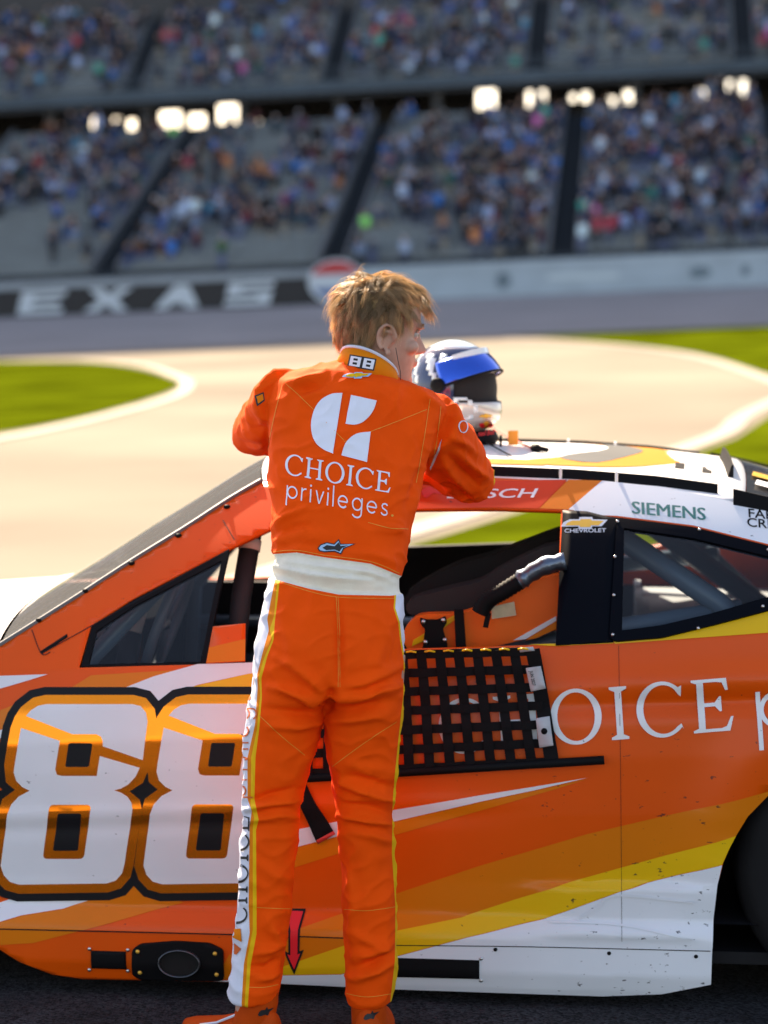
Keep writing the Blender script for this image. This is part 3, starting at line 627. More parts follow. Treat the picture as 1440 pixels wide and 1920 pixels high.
# vents, exhaust, fixings low on the flank
def plate(name, pts_px, m, off, th, parent=car, conv=True):
    o = decal(name, pts_px, m, off, parent, conv); return solid(o, th, -1)
plate('brake_duct', [(171, 1782), (236, 1784), (238, 1817), (172, 1815)], M_blk, .004, .003)
plate('side_vent', [(690, 1794), (899, 1800), (899, 1835), (690, 1830)], M_blk, .0045, .003)
for q in ((902, 1797), (902, 1838), (929, 1780), (1142, 1787), (1305, 1793), (168, 1779), (240, 1781), (240, 1820), (168, 1818)):
    x, z = side_px(*q); mb = MB(); mb.ball((x, S(x, z) - .002, z), (.005, .003, .005), 6); mb.build('rivet', M_steel if q[0] < 910 else M_blk, car, True)
ex = plate('exhaust_plate', Z7(roundloop([(640, 1385), (680, 1358), (850, 1345), (1015, 1355), (1080, 1388), (1082, 1530), (1060, 1537), (680, 1532), (640, 1505)], 18)), M_blk, .012, .01)
ex['label'] = 'black exhaust plate with oval tailpipe'
x0, z0 = side_px(338, 1803)
ring = lambda k, yy: [(x0 + .052 * k * math.cos(R(a)), yy, z0 + .034 * k * math.sin(R(a))) for a in range(0, 360, 12)]
mb = MB(); mb.loft([ring(1.0, .0), ring(1.0, -.022), ring(.95, -.024), ring(.93, -.018), ring(.90, .0), ring(.86, .10)], caps=False); mb.build('tailpipe', mat('pipe_steel', (.12, .13, .15), .35, .9), ex, True)
mb = MB(); mb.loft([ring(.95, -.0135), ring(.4, -.0136)]); fix_normals(mb.build('pipe_bore', mat('bore_black', (.002, .002, .002), .9), ex))  # flat black disc set across the pipe mouth
for q in Z7([(668, 1393), (1040, 1403), (679, 1494), (1048, 1503)]):
    x, z = side_px(*q); mb = MB(); mb.ball((x, S(x, z) - .012, z), (.0055, .004, .0055), 6); mb.build('bolt', M_gold, ex, True)
# ---- pillar between door and quarter window, quarter window, vent window
pil = solid(decal('door_pillar', [(1055, 956), (1100, 958), (1135, 967), (1160, 970), (1150, 1203), (1042, 1209)], M_navy, .006), .02)
side_text('lettering', 'CHEVROLET', (1058, 998), (14.4, -.2), (0, -7.5), M_silver, bold=.012, sx=.98, off=.0085, parent=pil)
def bowtie(cx, cy, w_, h_, k=1.0): 
    P = [(-1, .12), (-.72, .62), (-.30, .62), (-.27, 1), (.30, 1), (.33, .62), (1, .55), (.72, -.55), (.30, -.55), (.27, -1), (-.30, -1), (-.33, -.58), (-1.12, -.6)]
    return [(cx + p[0] * w_ * k / 2, cy - p[1] * h_ * k / 2) for p in P]
decal('emblem', bowtie(1098, 980, 74, 20, 1.12), M_silver, .0082, pil); decal('emblem', bowtie(1098, 980, 68, 15), M_gold, .0088, pil)
for mir in (False, True):
    bm = flat_bm([roundloop(q_outer, .01, 3), q_inner], .06, .03); on_side(bm, .010, mir); orient(bm, Vector((0, 1 if mir else -1, .2)))
    fr = solid(frombm('quarter_window_frame', bm, M_navy, car), .016); bevel(fr, .003)
    bm = flat_bm([q_inner], .06, .03); on_side(bm, .003, mir); orient(bm, Vector((0, 1 if mir else -1, .2)))
    frombm('quarter_window', bm, M_glass, car, True)
    if not mir:
        for q in ((1158, 977), (1311, 992), (1153, 1043), (1151, 1115), (1149, 1189), (1309, 1177), (1440, 1030), (1430, 1136)):
            x, z = side_px(*q); c = Vector((x, S(x, z) - .011, z)); mb = MB(); mb.ball(c, (.0042, .003, .0042), 6); mb.build('screw', M_steel, fr, True)
vent = SP([(152, 1250), (173, 1174), (250, 1125), (340, 1078), (430, 1031), (385, 1246)]); vent_in = SP([(166, 1246), (181, 1183), (252, 1136), (340, 1090), (416, 1051), (376, 1241)])
bm = flat_bm([vent, vent_in], .08, .03); on_side(bm, .0); orient(bm); vf = solid(frombm('vent_window_frame', bm, M_blk, car), .012)
bm = flat_bm([vent_in], .08, .03); on_side(bm, -.004); orient(bm); frombm('vent_window', bm, M_glass, car, True)
solid(decal('air_deflector', [(400, 1174), (461, 1168), (460, 1239), (387, 1243)], C_or, .006), .004); decal('stripe', [(393, 1213), (461, 1197), (460, 1238), (388, 1242)], C_am, .0072)
solid(decal('pillar_slot', [(74, 1222), (126, 1188), (127, 1194), (80, 1225)], M_blk, .002), .002)
for q in ((75, 1163), (162, 1108), (249, 1056), (337, 1004), (428, 950)):
    x, z = side_px(q[0], q[1] + 4); mb = MB(); mb.ball((x - .004, S(x, z) + .006, z + .004), (.009, .009, .007), 6); mb.build('windscreen_bolt', M_blk, car, True)
# ---- windscreen, roof, hood, rear
A_edge = [Vector((x, S(x, z) + .012, z - .006)) for x, z in top_edge]
def lerp_edge(E, t):
    f = t * (len(E) - 1); i = min(int(f), len(E) - 2); return E[i].lerp(E[i + 1], f - i)
def across(E, NU, NT, fx, fz):
    V, Fc = [], []
    for j in range(NT + 1):
        t = j / NT; p = lerp_edge(E, t)
        for i in range(NU + 1):
            u = -1 + 2 * i / NU; y = p.y + (WID - 2 * p.y) * (i / NU); b = 1 - abs(u) ** 2.2
            V.append((p.x + fx(t) * b, y, p.z + fz(t) * b))
    for j in range(NT):
        for i in range(NU): a = j * (NU + 1) + i; Fc.append((a, a + 1, a + NU + 2, a + NU + 1))
    return V, Fc
V, Fc = across(A_edge, 20, 14, lambda t: -.06 + .01 * t, lambda t: .052 - .01 * t)
fix_normals(mesh('windscreen', V, Fc, glassmat('windscreen_glass', (.30, .32, .34), 1.0, .13), car, True))
te = smoothloop(top_edge, 8, False)
for mir in (False, True):
    mb = MB(); mb.tube([(x, WID - S(x, z) - .006 if mir else S(x, z) + .006, z + .002) for x, z in te], .0075, 8); mb.build('windscreen_seal', mat('seal_grey', (.10, .10, .10), .5), car, True)
Roof_E = [Vector((x, S(x, z) + .004, z + .003)) for x, z in ROOFZ]
crown = lambda t: .036 + .016 * t
def roof_z(x, y):
    t = 0
    for i in range(len(ROOFZ) - 1):
        if ROOFZ[i][0] <= x <= ROOFZ[i + 1][0] or i == len(ROOFZ) - 2: break
    f = (x - ROOFZ[i][0]) / (ROOFZ[i + 1][0] - ROOFZ[i][0]); p = Roof_E[i].lerp(Roof_E[i + 1], f); t = (i + f) / (len(ROOFZ) - 1)
    u = (y - WID / 2) / (WID / 2 - p.y); return p.z + crown(t) * (1 - min(1, abs(u)) ** 2.2)
C_roof = paint('roof_white', (.78, .77, .75), .3, 0, 0)
V, Fc = across(Roof_E, 28, 20, lambda t: -.05 * (1 - t) + .03 * t, crown)
roof = solid(fix_normals(mesh('roof', V, Fc, C_roof, car, True)), .012)
def roof_decal(name, loop, m, off=.002, parent=None):
    bm = flat_bm([loop], .06, .06)
    for v in bm.verts: v.co = Vector((v.co.x, v.co.y, roof_z(v.co.x, v.co.y) + off))
    orient(bm, Vector((0, 0, 1))); return frombm(name, bm, m, parent or roof, True)
C_am2 = paint('roof_amber', (.66, .26, .03), .3, 0, 0); C_gr2 = paint('roof_grey', (.16, .16, .15), .3, 0, 0)
roof_decal('roof_number', smoothloop([(.62, .62), (.74, .8), (.76, 1.0), (.70, 1.2), (.56, 1.34), (.42, 1.38), (.42, 1.26), (.5, 1.2), (.56, 1.05), (.54, .88), (.44, .72), (.30, .60), (.45, .55)], 3), C_am2)
roof_decal('roof_number', smoothloop([(.50, .62), (.60, .85), (.62, 1.05), (.55, 1.25), (.50, 1.3), (.53, 1.05), (.5, .86), (.40, .68)], 3), C_gr2, .0028)
roof_decal('roof_number', [(.0, .55), (.36, .55), (.42, .62), (.05, .63)], C_am2, .0022); roof_decal('roof_number', [(.05, 1.2), (.22, 1.2), (.24, 1.42), (.04, 1.42)], C_am2, .0022); roof_decal('roof_number', [(.08, 1.25), (.19, 1.25), (.20, 1.36), (.08, 1.36)], C_gr2, .0028)
for k, s in ((0, .62), (.07, .6), (.14, .64)): roof_decal('lettering', [(.70 + k, s + .02), (.725 + k, s + .02), (.73 + k, s + .14), (.705 + k, s + .14)], M_blk, .0024)
# black roof rails in three lengths each side, set on edge
for mir in (False, True):
    for x0_, x1_ in ((-.28, .405), (.412, .545), (.552, .80)):
        rg = []
        for k in range(9):
            x = x0_ + (x1_ - x0_) * k / 8; y = S(x, 1.24) + .022; z = roof_z(x, y + .001)
            q = [(x, y - .004, z - .004), (x, y + .004, z - .003), (x, y + .010, z + .024), (x, y + .004, z + .024)]
            rg.append([(a_, WID - b_, c_) if mir else (a_, b_, c_) for a_, b_, c_ in q])
        mb = MB(); mb.loft(rg); fix_normals(mb.build('roof_rail', M_blk, car))
    for x in (.4085, .5485):
        y = S(x, 1.24) + .026; mb = MB(); mb.box((x, WID - y if mir else y, roof_z(x, y) + .012), (.006, .02, .03)); mb.build('rail_joint', M_white, car)
y = .62; mb = MB(); rg = []
for k in range(7):
    yy = .60 + .5 * k / 6; rg.append([(.835, yy, roof_z(.835, yy) + .003), (.85, yy, roof_z(.85, yy) + .003), (.85, yy, roof_z(.85, yy) + .035), (.845, yy, roof_z(.845, yy) + .035)])
mb.loft(rg); fix_normals(mb.build('roof_flap', M_blk, car))
# rear window and deck
C_edge = [Vector((x, S(x, z) + .004, z + .003)) for x, z in ((.862, 1.196), (1.15, 1.115), (1.45, 1.045), (1.75, 1.0))]
V, Fc = across(C_edge, 16, 8, lambda t: .03 + .05 * t, lambda t: .052 - .02 * t); fix_normals(mesh('rear_window', V, Fc, mat('rear_window_dark', (.03, .03, .032), .12, coat=.5), car, True))
for u0, u1, c in ((.52, .60, M_white), (.66, .76, M_gold)):
    bm = flat_bm([[(.90, u0), (1.02, u0), (1.04, u1), (.91, u1)]], .04, .04)
    for v in bm.verts:
        x_, y_ = v.co.x, v.co.y; t = (x_ - .862) / .888; p = lerp_edge(C_edge, max(0, min(1, (x_ - .89) / .288 / 3))); u = (y_ - WID / 2) / (WID / 2 - p.y); v.co.z = p.z + .05 * (1 - abs(u) ** 2.2) + .006
    orient(bm, Vector((0, 0, 1))); frombm('rear_window_sticker', bm, c, car)
for mir in (False, True):
    rg = []
    for k in range(9):
        x = .835 + .9 * k / 8; p = lerp_edge(C_edge, max(0, (x - .862)) / .888); q = [(x, p.y - .006, p.z - .01), (x, p.y + .01, p.z - .004), (x, p.y + .014, p.z + .035), (x, p.y + .006, p.z + .035)]
        rg.append([(a_, WID - b_, c_) if mir else (a_, b_, c_) for a_, b_, c_ in q])
    mb = MB(); mb.loft(rg); fix_normals(mb.build('rear_window_rail', M_blk, car))
D_edge = [Vector((x, S(x, z) + .003, z)) for x, z in ((1.75, 1.0), (2.0, .995), (2.2, .985), (2.30, .90), (2.33, .55), (2.31, .30), (2.2, .22))]
V, Fc = across(D_edge, 14, 12, lambda t: .08 * t, lambda t: .02 * (1 - t)); fix_normals(mesh('rear_deck', V, Fc, C_or, car, True))
mb = MB(); mb.box((2.24, WID / 2, 1.07), (.012, 1.55, .16), Matrix.Rotation(.35, 3, 'Y')); mb.build('spoiler', M_blk, car)
H_edge = [A_edge[0] + Vector((-.01, 0, -.004))] + [Vector((x, S(x, z) + .004, z)) for x, z in ((-1.05, .80), (-1.35, .785), (-1.75, .745), (-2.15, .68), (-2.5, .60), (-2.62, .45), (-2.60, .16))]
V, Fc = across(H_edge, 24, 28, lambda t: -.06 * (1 - t) - .12 * t * t, lambda t: (.052 + .25 * t if t < .12 else .082 * (1 - (t - .12) / .88) ** .8)); fix_normals(mesh('hood', V, Fc, C_roof, car, True))
# ---- wheels
def wheel(cx, cy, s):
    e = empty('wheel'); e.parent = car; e.location = (cx, cy, .352)
    prof = [(.232, -.13), (.26, -.148), (.31, -.15), (.342, -.13), (.352, -.09), (.352, .09), (.342, .13), (.31, .15), (.26, .148), (.232, .13)]
    mb = MB(); mb.loft([[(r_ * math.cos(a), yy, r_ * math.sin(a)) for r_, yy in prof] for a in np.linspace(0, 2 * math.pi, 49)], caps=False); fix_normals(mb.build('tyre', M_rub, e, True))
    mb = MB(); pr = [(.232, -.12), (.225, -.13), (.21, -.10), (.12, -.05), (.06, -.075), (.0, -.075)]
    mb.loft([[(r_ * math.cos(a), s * yy, r_ * math.sin(a)) for r_, yy in pr] for a in np.linspace(0, 2 * math.pi, 41)], caps=False); fix_normals(mb.build('rim', M_blk, e, True))
    for k in range(5):
        a = 2 * math.pi * k / 5; mb = MB(); mb.tube([(.055 * math.cos(a), s * -.08, .055 * math.sin(a)), (.055 * math.cos(a), s * -.10, .055 * math.sin(a))], .012, 6); mb.build('lug_nut', M_steel, e)
wheel(1.19, .20, 1); wheel(-1.60, .20, 1); wheel(1.19, WID - .20, -1); wheel(-1.60, WID - .20, -1)
for cx in (1.19, -1.6):
    for yy in (.40, WID - .40):
        mb = MB(); mb.loft([[(cx + .44 * math.cos(R(a)), yy + d_, .345 + .405 * math.sin(R(a))) for a in range(-20, 201, 10)] for d_ in (-.34 if yy < 1 else .34, 0)], caps=False); mb.build('wheel_well', M_int, car)
# ---- cabin
mb = MB(); mb.box((-.1, WID / 2, .115), (2.1, 1.80, .03)); mb.build('floor_pan', M_int, car)
mb = MB(); mb.box((1.0, WID / 2, .80), (.75, 1.55, .02)); mb.build('parcel_shelf', M_grey, car)
mb = MB(); mb.box((-.1, WID - .10, .46), (1.7, .03, .68)); mb.build('door_liner', M_int, car)
mb = MB(); mb.box((-.1, .13, .45), (1.7, .02, .62)); mb.build('door_liner', M_int, car)
mb = MB(); mb.box((-.98, WID / 2, .52), (.03, 1.75, .62)); mb.build('firewall', M_int, car)
mb = MB(); mb.box((.62, WID / 2, .50), (.02, 1.6, .66)); mb.build('rear_bulkhead', M_grey, car)
rg = []
for k in range(13):
    yy = .16 + 1.66 * k / 12; rg.append([(-.97, yy, .76), (-.80, yy, .74), (-.77, yy, .78), (-.82, yy, .83), (-.97, yy, .83)])
mb = MB(); mb.loft(rg); dash = fix_normals(mb.build('dashboard', M_int, car))
def cage(pts, r=.023, m=M_cage, nm='roll_cage_tube'): mb = MB(); mb.tube(pts, r, 12); return mb.build(nm, m, car, True)
for mir in (False, True):
    g = lambda x, y, z: (x, WID - y if mir else y, z)
    cage([g(-.80, .22, .12), g(-.76, .22, .80), g(-.42, .42, 1.17), g(-.3, .46, 1.20), g(.42, .47, 1.21), g(.50, .45, 1.18), g(.50, .28, .70), g(.50, .24, .12)])
    cage([g(.50, .42, 1.14), g(.80, .33, .95), g(1.05, .32, .72)], .028); cage([g(.20, .30, .80), g(.50, .27, .88), g(.86, .36, .93)], .026)
    for zz in (.28, .42, .56, .68): cage([g(-.78, .17, zz), g(.5, .17, zz)], .02)
cage([(.47, .47, 1.20), (.47, WID - .47, 1.20)]); cage([(-.32, .46, 1.19), (-.32, WID - .46, 1.19)]); cage([(.50, .28, .82), (.50, WID - .28, .82)]); cage([(.5, .5, 1.14), (.5, WID - .35, .75)]); cage([(.52, 1.2, 1.15), (.98, 1.45, .80)], .03)
# driver's seat with side shell
M_sor = paint('seat_orange', (.80, .13, .005), .45, 0, 0)
xs = lambda px, py, yc: (lambda d, o: (o + d * ((yc - o.dot(EY)) / d.dot(EY))))(ray(px, py), CAMO - P0)
def inner(pts_px, yc): return [(lambda q: (q.dot(EX), q.z))(xs(a_, b_, yc)) for a_, b_ in pts_px]
def slab(name, loop, yc, th, m, parent=car):
    bm = flat_bm([loop], 0, 0)
    for v in bm.verts: v.co = Vector((v.co.x, yc, v.co.y))
    orient(bm, Vector((0, -1, 0))); o = solid(frombm(name, bm, m, parent), th); return bevel(o, .006)
head = slab('seat_side_shell', smoothloop(inner([(757, 1185), (775, 1160), (800, 1152), (860, 1150), (900, 1136), (960, 1100), (1010, 1085), (1080, 1080), (1085, 1160), (1030, 1185), (960, 1205), (870, 1222), (790, 1224), (762, 1214)], .22), 3), .22, .05, M_sor)
slab('stripe', inner([(772, 1212), (800, 1200), (850, 1165), (862, 1153), (852, 1153), (775, 1200)], .216), .216, .002, C_ye, head)
slab('stripe', inner([(962, 1201), (1043, 1155), (1043, 1164), (985, 1199)], .216), .216, .002, C_wh, head); slab('stripe', inner([(985, 1201), (1043, 1165), (1043, 1180), (1005, 1197)], .216), .216, .002, C_am, head)
mb = MB(); rg = []
for x_, z_, wy in ((.36, .20, .22), (.40, .45, .25), (.44, .75, .26), (.46, .95, .22), (.47, 1.07, .17)): rg.append([(x_ + .05 * math.cos(a), .55 + wy * math.sin(a), z_) for a in np.linspace(0, 2 * math.pi, 17)[:-1]])
mb.loft(rg); fix_normals(mb.build('seat_back', M_int, car, True))
mb = MB(); mb.box((.12, .55, .27), (.52, .44, .12)); bevel(mb.build('seat_cushion', M_int, car), .03)
padm = mat('headrest_foam', (.012, .012, .013), .8)
slab('headrest_pad', smoothloop(inner([(765, 1150), (770, 1125), (840, 1105), (900, 1090), (950, 1060), (1050, 1020), (1055, 1085), (1000, 1090), (950, 1115), (890, 1145), (800, 1152)], .30), 3), .30, .10, padm)
slab('headrest_pad', smoothloop(inner([(765, 1110), (850, 1060), (920, 1040), (1000, 1010), (1060, 995), (1060, 1060), (960, 1080), (780, 1140)], .66), 3), .66, .10, padm)
br = slab('seat_bracket', roundloop(inner([(787, 1158), (800, 1162), (820, 1162), (835, 1155), (838, 1168), (830, 1180), (838, 1205), (840, 1226), (790, 1226), (794, 1204), (797, 1180), (788, 1170)], .20), .004, 2), .20, .008, M_blk)
for q in ((794, 1166), (831, 1163), (798, 1204), (834, 1200)):
    c = inner([q], .196)[0]; mb = MB(); mb.ball((c[0], .197, c[1]), (.006, .005, .006), 6); mb.build('bolt', M_steel, br, True)
slab('seat_strap', inner([(851, 1142), (869, 1142), (875, 1226), (855, 1226)], .195), .195, .003, M_blk)
slab('data_label', inner([(921, 1138), (964, 1128), (968, 1154), (922, 1161)], .205), .205, .002, mat('label_cream', (.55, .45, .28), .6, var=.1, vscale=60))
def h3(px, py, yc): q = xs(px, py, yc); return (q.dot(EX), yc, q.z)
mb = MB(); pts = [h3(a_, b_, .17) for a_, b_ in smoothloop([(1060, 1052), (1020, 1062), (985, 1082), (972, 1092)], 4, False)]; mb.tube(pts, [.022 + .0022 * math.sin(i * 2.3) + .0015 * math.sin(i * 5.1) for i in range(len(pts))], 14); mb.build('foil_hose', mat('foil_wrap', (.13, .16, .21), .35, .9, bump=1, bscale=40), car, True)
mb = MB(); pts = [h3(a_, b_, .168) for a_, b_ in smoothloop([(974, 1090), (945, 1108), (920, 1122), (908, 1134), (900, 1150)], 9, False)]; mb.tube(pts, [.020 + .0025 * (i % 2) for i in range(len(pts))], 14); mb.build('corrugated_hose', M_blk, car, True)
slab('strap_end', inner([(911, 1150), (921, 1150), (915, 1178), (905, 1176)], .16), .16, .003, M_blk)
cage([h3(472, 1000, .40), h3(452, 1120, .34), h3(440, 1250, .27)], .026, mat('dark_padding', (.015, .015, .018), .7), 'cage_padding')
cage([h3(470, 1012, .394), h3(467, 1032, .384)], .0285, mat('tape_pale', (.62, .52, .48), .6), 'tape_wrap')
# steering wheel, mirror, switches seen through the vent window
mb = MB(); c = Vector(h3(315, 1165, .50)); a_, b_ = Vector((.35, 0, .94)).normalized(), Vector((0, 1, 0))
mb.tube([c + (a_ * math.cos(t) + b_ * math.sin(t)) * .165 for t in np.linspace(0, 2 * math.pi, 33)], .014, 8, False)
for t in (.6, 2.5, 4.7): mb.tube([c, c + (a_ * math.cos(t) + b_ * math.sin(t)) * .165], .010, 6)
mb.build('steering_wheel', mat('wheel_grip', (.09, .10, .12), .5), car, True)
cage([h3(275, 1108, .42), h3(258, 1140, .40), h3(246, 1185, .38)], .027, mat('padding_pale', (.55, .47, .45), .6), 'cage_padding'); cage([h3(246, 1186, .38), h3(236, 1250, .36), h3(232, 1300, .36)], .028, M_int, 'cage_padding')
mb = MB(); mb.tube([c, c + Vector((-.25, 0, -.06))], .02, 10); mb.build('steering_column', M_blk, car, True)
mb = MB(); mb.box((-.80, .6, .86), (.05, .25, .09)); bevel(mb.build('dash_display', mat('display_grey', (.3, .3, .32), .3), car), .01)
mb = MB(); mb.box((-.80, .9, .86), (.05, .10, .07)); bevel(mb.build('switch_panel', mat('switch_red', (.4, .03, .03), .4), car), .01)
slab('far_door_panel', inner([(740, 1026), (1075, 1014), (1075, 1110), (740, 1120)], 1.66), 1.66, .03, M_int)
# ---- window net rolled down over the door
net = empty('window_net'); net.parent = car; net['label'] = 'black webbing window net hanging over the door'
M_web = mat('black_webbing', (.006, .006, .007), .85, bump=.6, bscale=500, spec=.15)
def net_pt(s, t):                          # s along the top, t down
    a_ = Vector((585 + (1000 - 585) * s, 1221 - 10 * s)); b_ = Vector((578 + (1036 - 578) * s, 1452 - 22 * s)); q = a_.lerp(b_, t)
    x, z = side_px(q.x, q.y); return x, z
def strap(pts, wd, off, nm, m=M_web, parent=net, th=.0025):
    n = len(pts); V, Fc = [], []
    for i, (x, z) in enumerate(pts):
        t = (Vector(pts[min(i + 1, n - 1)]) - Vector(pts[max(i - 1, 0)])).normalized(); nn = Vector((-t.y, t.x)) * wd / 2
        for sgn in (1, -1):
            xx, zz = x + nn.x * sgn, z + nn.y * sgn; V.append((xx, min(S(xx, zz), .035) - off(i), zz))
    for i in range(n - 1): Fc.append((2 * i, 2 * i + 1, 2 * i + 3, 2 * i + 2))
    o = mesh(nm, V, Fc, m, parent); bm = bmesh.new(); bm.from_mesh(o.data); orient(bm, Vector((0, -1, 0))); bm.to_mesh(o.data); bm.free(); return solid(o, th)
NV, NH = 13, 7
for k in range(NV):
    s = k / (NV - 1); strap([net_pt(s, t) for t in np.linspace(0, 1, 22)], .0235 if k < NV - 1 else .034, lambda i, k=k: .020 + .0028 * math.cos(math.pi * (i / 3.5 + k)), 'net_strap')
for j in range(NH):
    t = .02 + .96 * j / (NH - 1); strap([net_pt(s, t) for s in np.linspace(0, 1, 49)], .021, lambda i, j=j: .020 + .0028 * math.cos(math.pi * (i / 4 + j + 1)), 'net_strap')
for k in range(NV - 1):
    s = (k + .5) / (NV - 1); x, z = net_pt(s, -.005); mb = MB(); mb.tube([(x - .012, .008, z), (x, .004, z + .003), (x + .012, .008, z)], .0025, 6); mb.build('elastic_loop', C_ye, net, True)
x1, z1 = side_px(578, 1456); x2, z2 = side_px(1133, 1422)
mb = MB(); mb.tube([(x1, .0, z1), (x2, .0, z2)], .0105, 12); mb.build('net_rod', M_blk, net, True)
tagm = mat('tag_grey', (.42, .43, .46), .6, var=.08, vscale=40)
def net_fit(o, off):
    for v in o.data.vertices: v.co.y = min(S(v.co.x, v.co.z), .035) - off
    return o
def netpatch(nm, pts, m, off=.0275): return solid(net_fit(decal(nm, pts, m, off, net), off), .001)
netpatch('date_tag', [(987, 1247), (1015, 1243), (1024, 1287), (996, 1293)], tagm); netpatch('maker_tag', [(1005, 1343), (1031, 1339), (1038, 1394), (1012, 1398)], tagm); netpatch('sewn_tag', [(974, 1208), (1001, 1205), (1004, 1213), (977, 1216)], tagm)
def net_text(s, org, ux, uy, bold=.01):
    V, Fc, _ = text_polys(s, org, ux, uy, 0, bold); V = SP(V); bm = on_side(tris_bm(V, Fc, .1, .05), .029); orient(bm); net_fit(frombm('tag_print', bm, M_blk, net), .029)
net_text('JUN 2027', (994, 1253), (1.3, 7.2), (6.5, -1.2)); 
netpatch('tag_print', arc(1021, 1367, 6, 6, 0, 360, 16)[:-1], M_blk, .029)
solid(decal('release_strap', [(562, 1470), (575, 1468), (590, 1500), (626, 1556), (593, 1574), (565, 1513)], M_web, .012, net), .002); solid(decal('strap_tab', [(593, 1574), (626, 1556), (630, 1562), (597, 1581)], mat('tab_red', (.5, .03, .02), .6), .0125, net), .002)
# ================================================================== PERSON
FEET = Vector((-.16, 5.34, 0))
man = empty('person', FEET)
tag(man, 'person in orange racing suit leaning on the car roof, back to camera', 'person')
M_suit = mat('suit_orange', (.88, .080, .0005), .8, var=.06, vscale=9, bump=.25, bscale=700, spec=.1)
M_samb = mat('suit_amber', (.74, .21, .003), .7, bump=.25, bscale=700, spec=.12)
M_syel = mat('suit_yellow', (.78, .46, .006), .7, bump=.25, bscale=700, spec=.12)
M_swht = mat('suit_white', (.66, .68, .78), .75, var=.05, vscale=20, bump=.3, bscale=600, spec=.12)
M_knit = mat('knit_cream', (.80, .75, .62), .9, var=.06, vscale=25, bump=.6, bscale=420, spec=.2, sheen=.2)
M_prt = mat('print_white', (.74, .76, .84), .6, spec=.3); M_prk = mat('print_black', (.012, .012, .014), .6); M_pro = mat('print_orange', (.62, .12, .02), .6); M_thr = mat('thread_amber', (.75, .30, .02), .7)
M_prb = mat('print_blue', (.35, .55, .8), .6)
def np_mesh_from(obj, mods):
    for k, kw in mods:
        md = obj.modifiers.new(k, k)
        for a_, b_ in kw.items(): setattr(md, a_, b_)
    bpy.context.view_layer.update(); dg = bpy.context.evaluated_depsgraph_get(); ev = obj.evaluated_get(dg); me = ev.to_mesh()
    V = np.empty(len(me.vertices) * 3); me.vertices.foreach_get('co', V); V = V.reshape(-1, 3)
    me.calc_loop_triangles(); T = np.empty(len(me.loop_triangles) * 3, int); me.loop_triangles.foreach_get('vertices', T); T = T.reshape(-1, 3)
    ev.to_mesh_clear(); d = obj.data; bpy.data.objects.remove(obj); bpy.data.meshes.remove(d); return V, T
def voxel(mb, size):
    o = mesh('tmp', mb.V, mb.F); fix_normals(o); return np_mesh_from(o, [('REMESH', dict(mode='VOXEL', voxel_size=size))])
def relax(V, T, it, lam=.5, w=None):
    E = np.unique(np.sort(np.concatenate([T[:, [0, 1]], T[:, [1, 2]], T[:, [2, 0]]]), 1), axis=0)
    deg = np.bincount(E.ravel(), minlength=len(V))[:, None]
    for _ in range(it):
        A = np.zeros_like(V); np.add.at(A, E[:, 0], V[E[:, 1]]); np.add.at(A, E[:, 1], V[E[:, 0]])
        d = A / np.maximum(deg, 1) - V; V = V + d * (lam if w is None else lam * w[:, None])
    return V
def normals(V, T):
    n = np.cross(V[T[:, 1]] - V[T[:, 0]], V[T[:, 2]] - V[T[:, 0]]); N = np.zeros_like(V)
    for k in range(3): np.add.at(N, T[:, k], n)
    return N / np.maximum(np.linalg.norm(N, axis=1, keepdims=True), 1e-12)
def ell(c, lat, dep, a, b, n=28, p=2.3):
    out = []
    for k in range(n):
        t = 2 * math.pi * k / n; x = math.copysign(abs(math.cos(t)) ** (2 / p), math.cos(t)); y = math.copysign(abs(math.sin(t)) ** (2 / p), math.sin(t))
        out.append(Vector(c) + Vector(lat) * (a * x) + Vector(dep) * (b * y))
    return out
def pxring(l, r, y, hd, n=28, p=2.3, yaw=0):
    A, B = at(*l, y), at(*r, y); lat = (B - A); a = lat.length / 2; lat.normalize(); return ell((A + B) / 2, lat, (0, 1, 0), a, hd, n, p)
# ---- cloth volumes: torso, legs, sleeves, then fused into one skin
g_ = MB()
TOR = [((474, 1296), (757, 1296), 5.36, .125), ((474, 1250), (758, 1250), 5.36, .132), ((482, 1200), (758, 1202), 5.37, .132), ((491, 1150), (757, 1152), 5.385, .124), ((500, 1108), (756, 1112), 5.40, .114), ((506, 1075), (757, 1080), 5.415, .108), ((508, 1030), (762, 1035), 5.435, .11), ((507, 980), (770, 985), 5.465, .116), ((506, 930), (782, 938), 5.495, .122), ((504, 880), (795, 892), 5.53, .127), ((502, 835), (806, 850), 5.56, .127), ((500, 795), (818, 812), 5.585, .122), ((502, 765), (830, 790), 5.60, .118), ((508, 738), (837, 770), 5.61, .113), ((522, 712), (832, 750), 5.62, .107), ((556, 693), (806, 733), 5.63, .098), ((606, 682), (768, 719), 5.635, .084), ((632, 674), (748, 708), 5.636, .066)]
g_.loft([pxring(*t) for t in TOR])
LL = [(1225, 480, 614, 5.365, .10), (1290, 473, 613, 5.362, .118), (1340, 463, 606, 5.357, .112), (1400, 459, 590, 5.35, .10), (1450, 456, 577, 5.345, .09), (1500, 456, 567, 5.34, .083), (1530, 458, 560, 5.34, .079), (1600, 448, 552, 5.335, .075), (1700, 444, 546, 5.33, .073), (1800, 435, 531, 5.325, .069), (1845, 429, 524, 5.32, .067), (1872, 428, 517, 5.32, .064)]
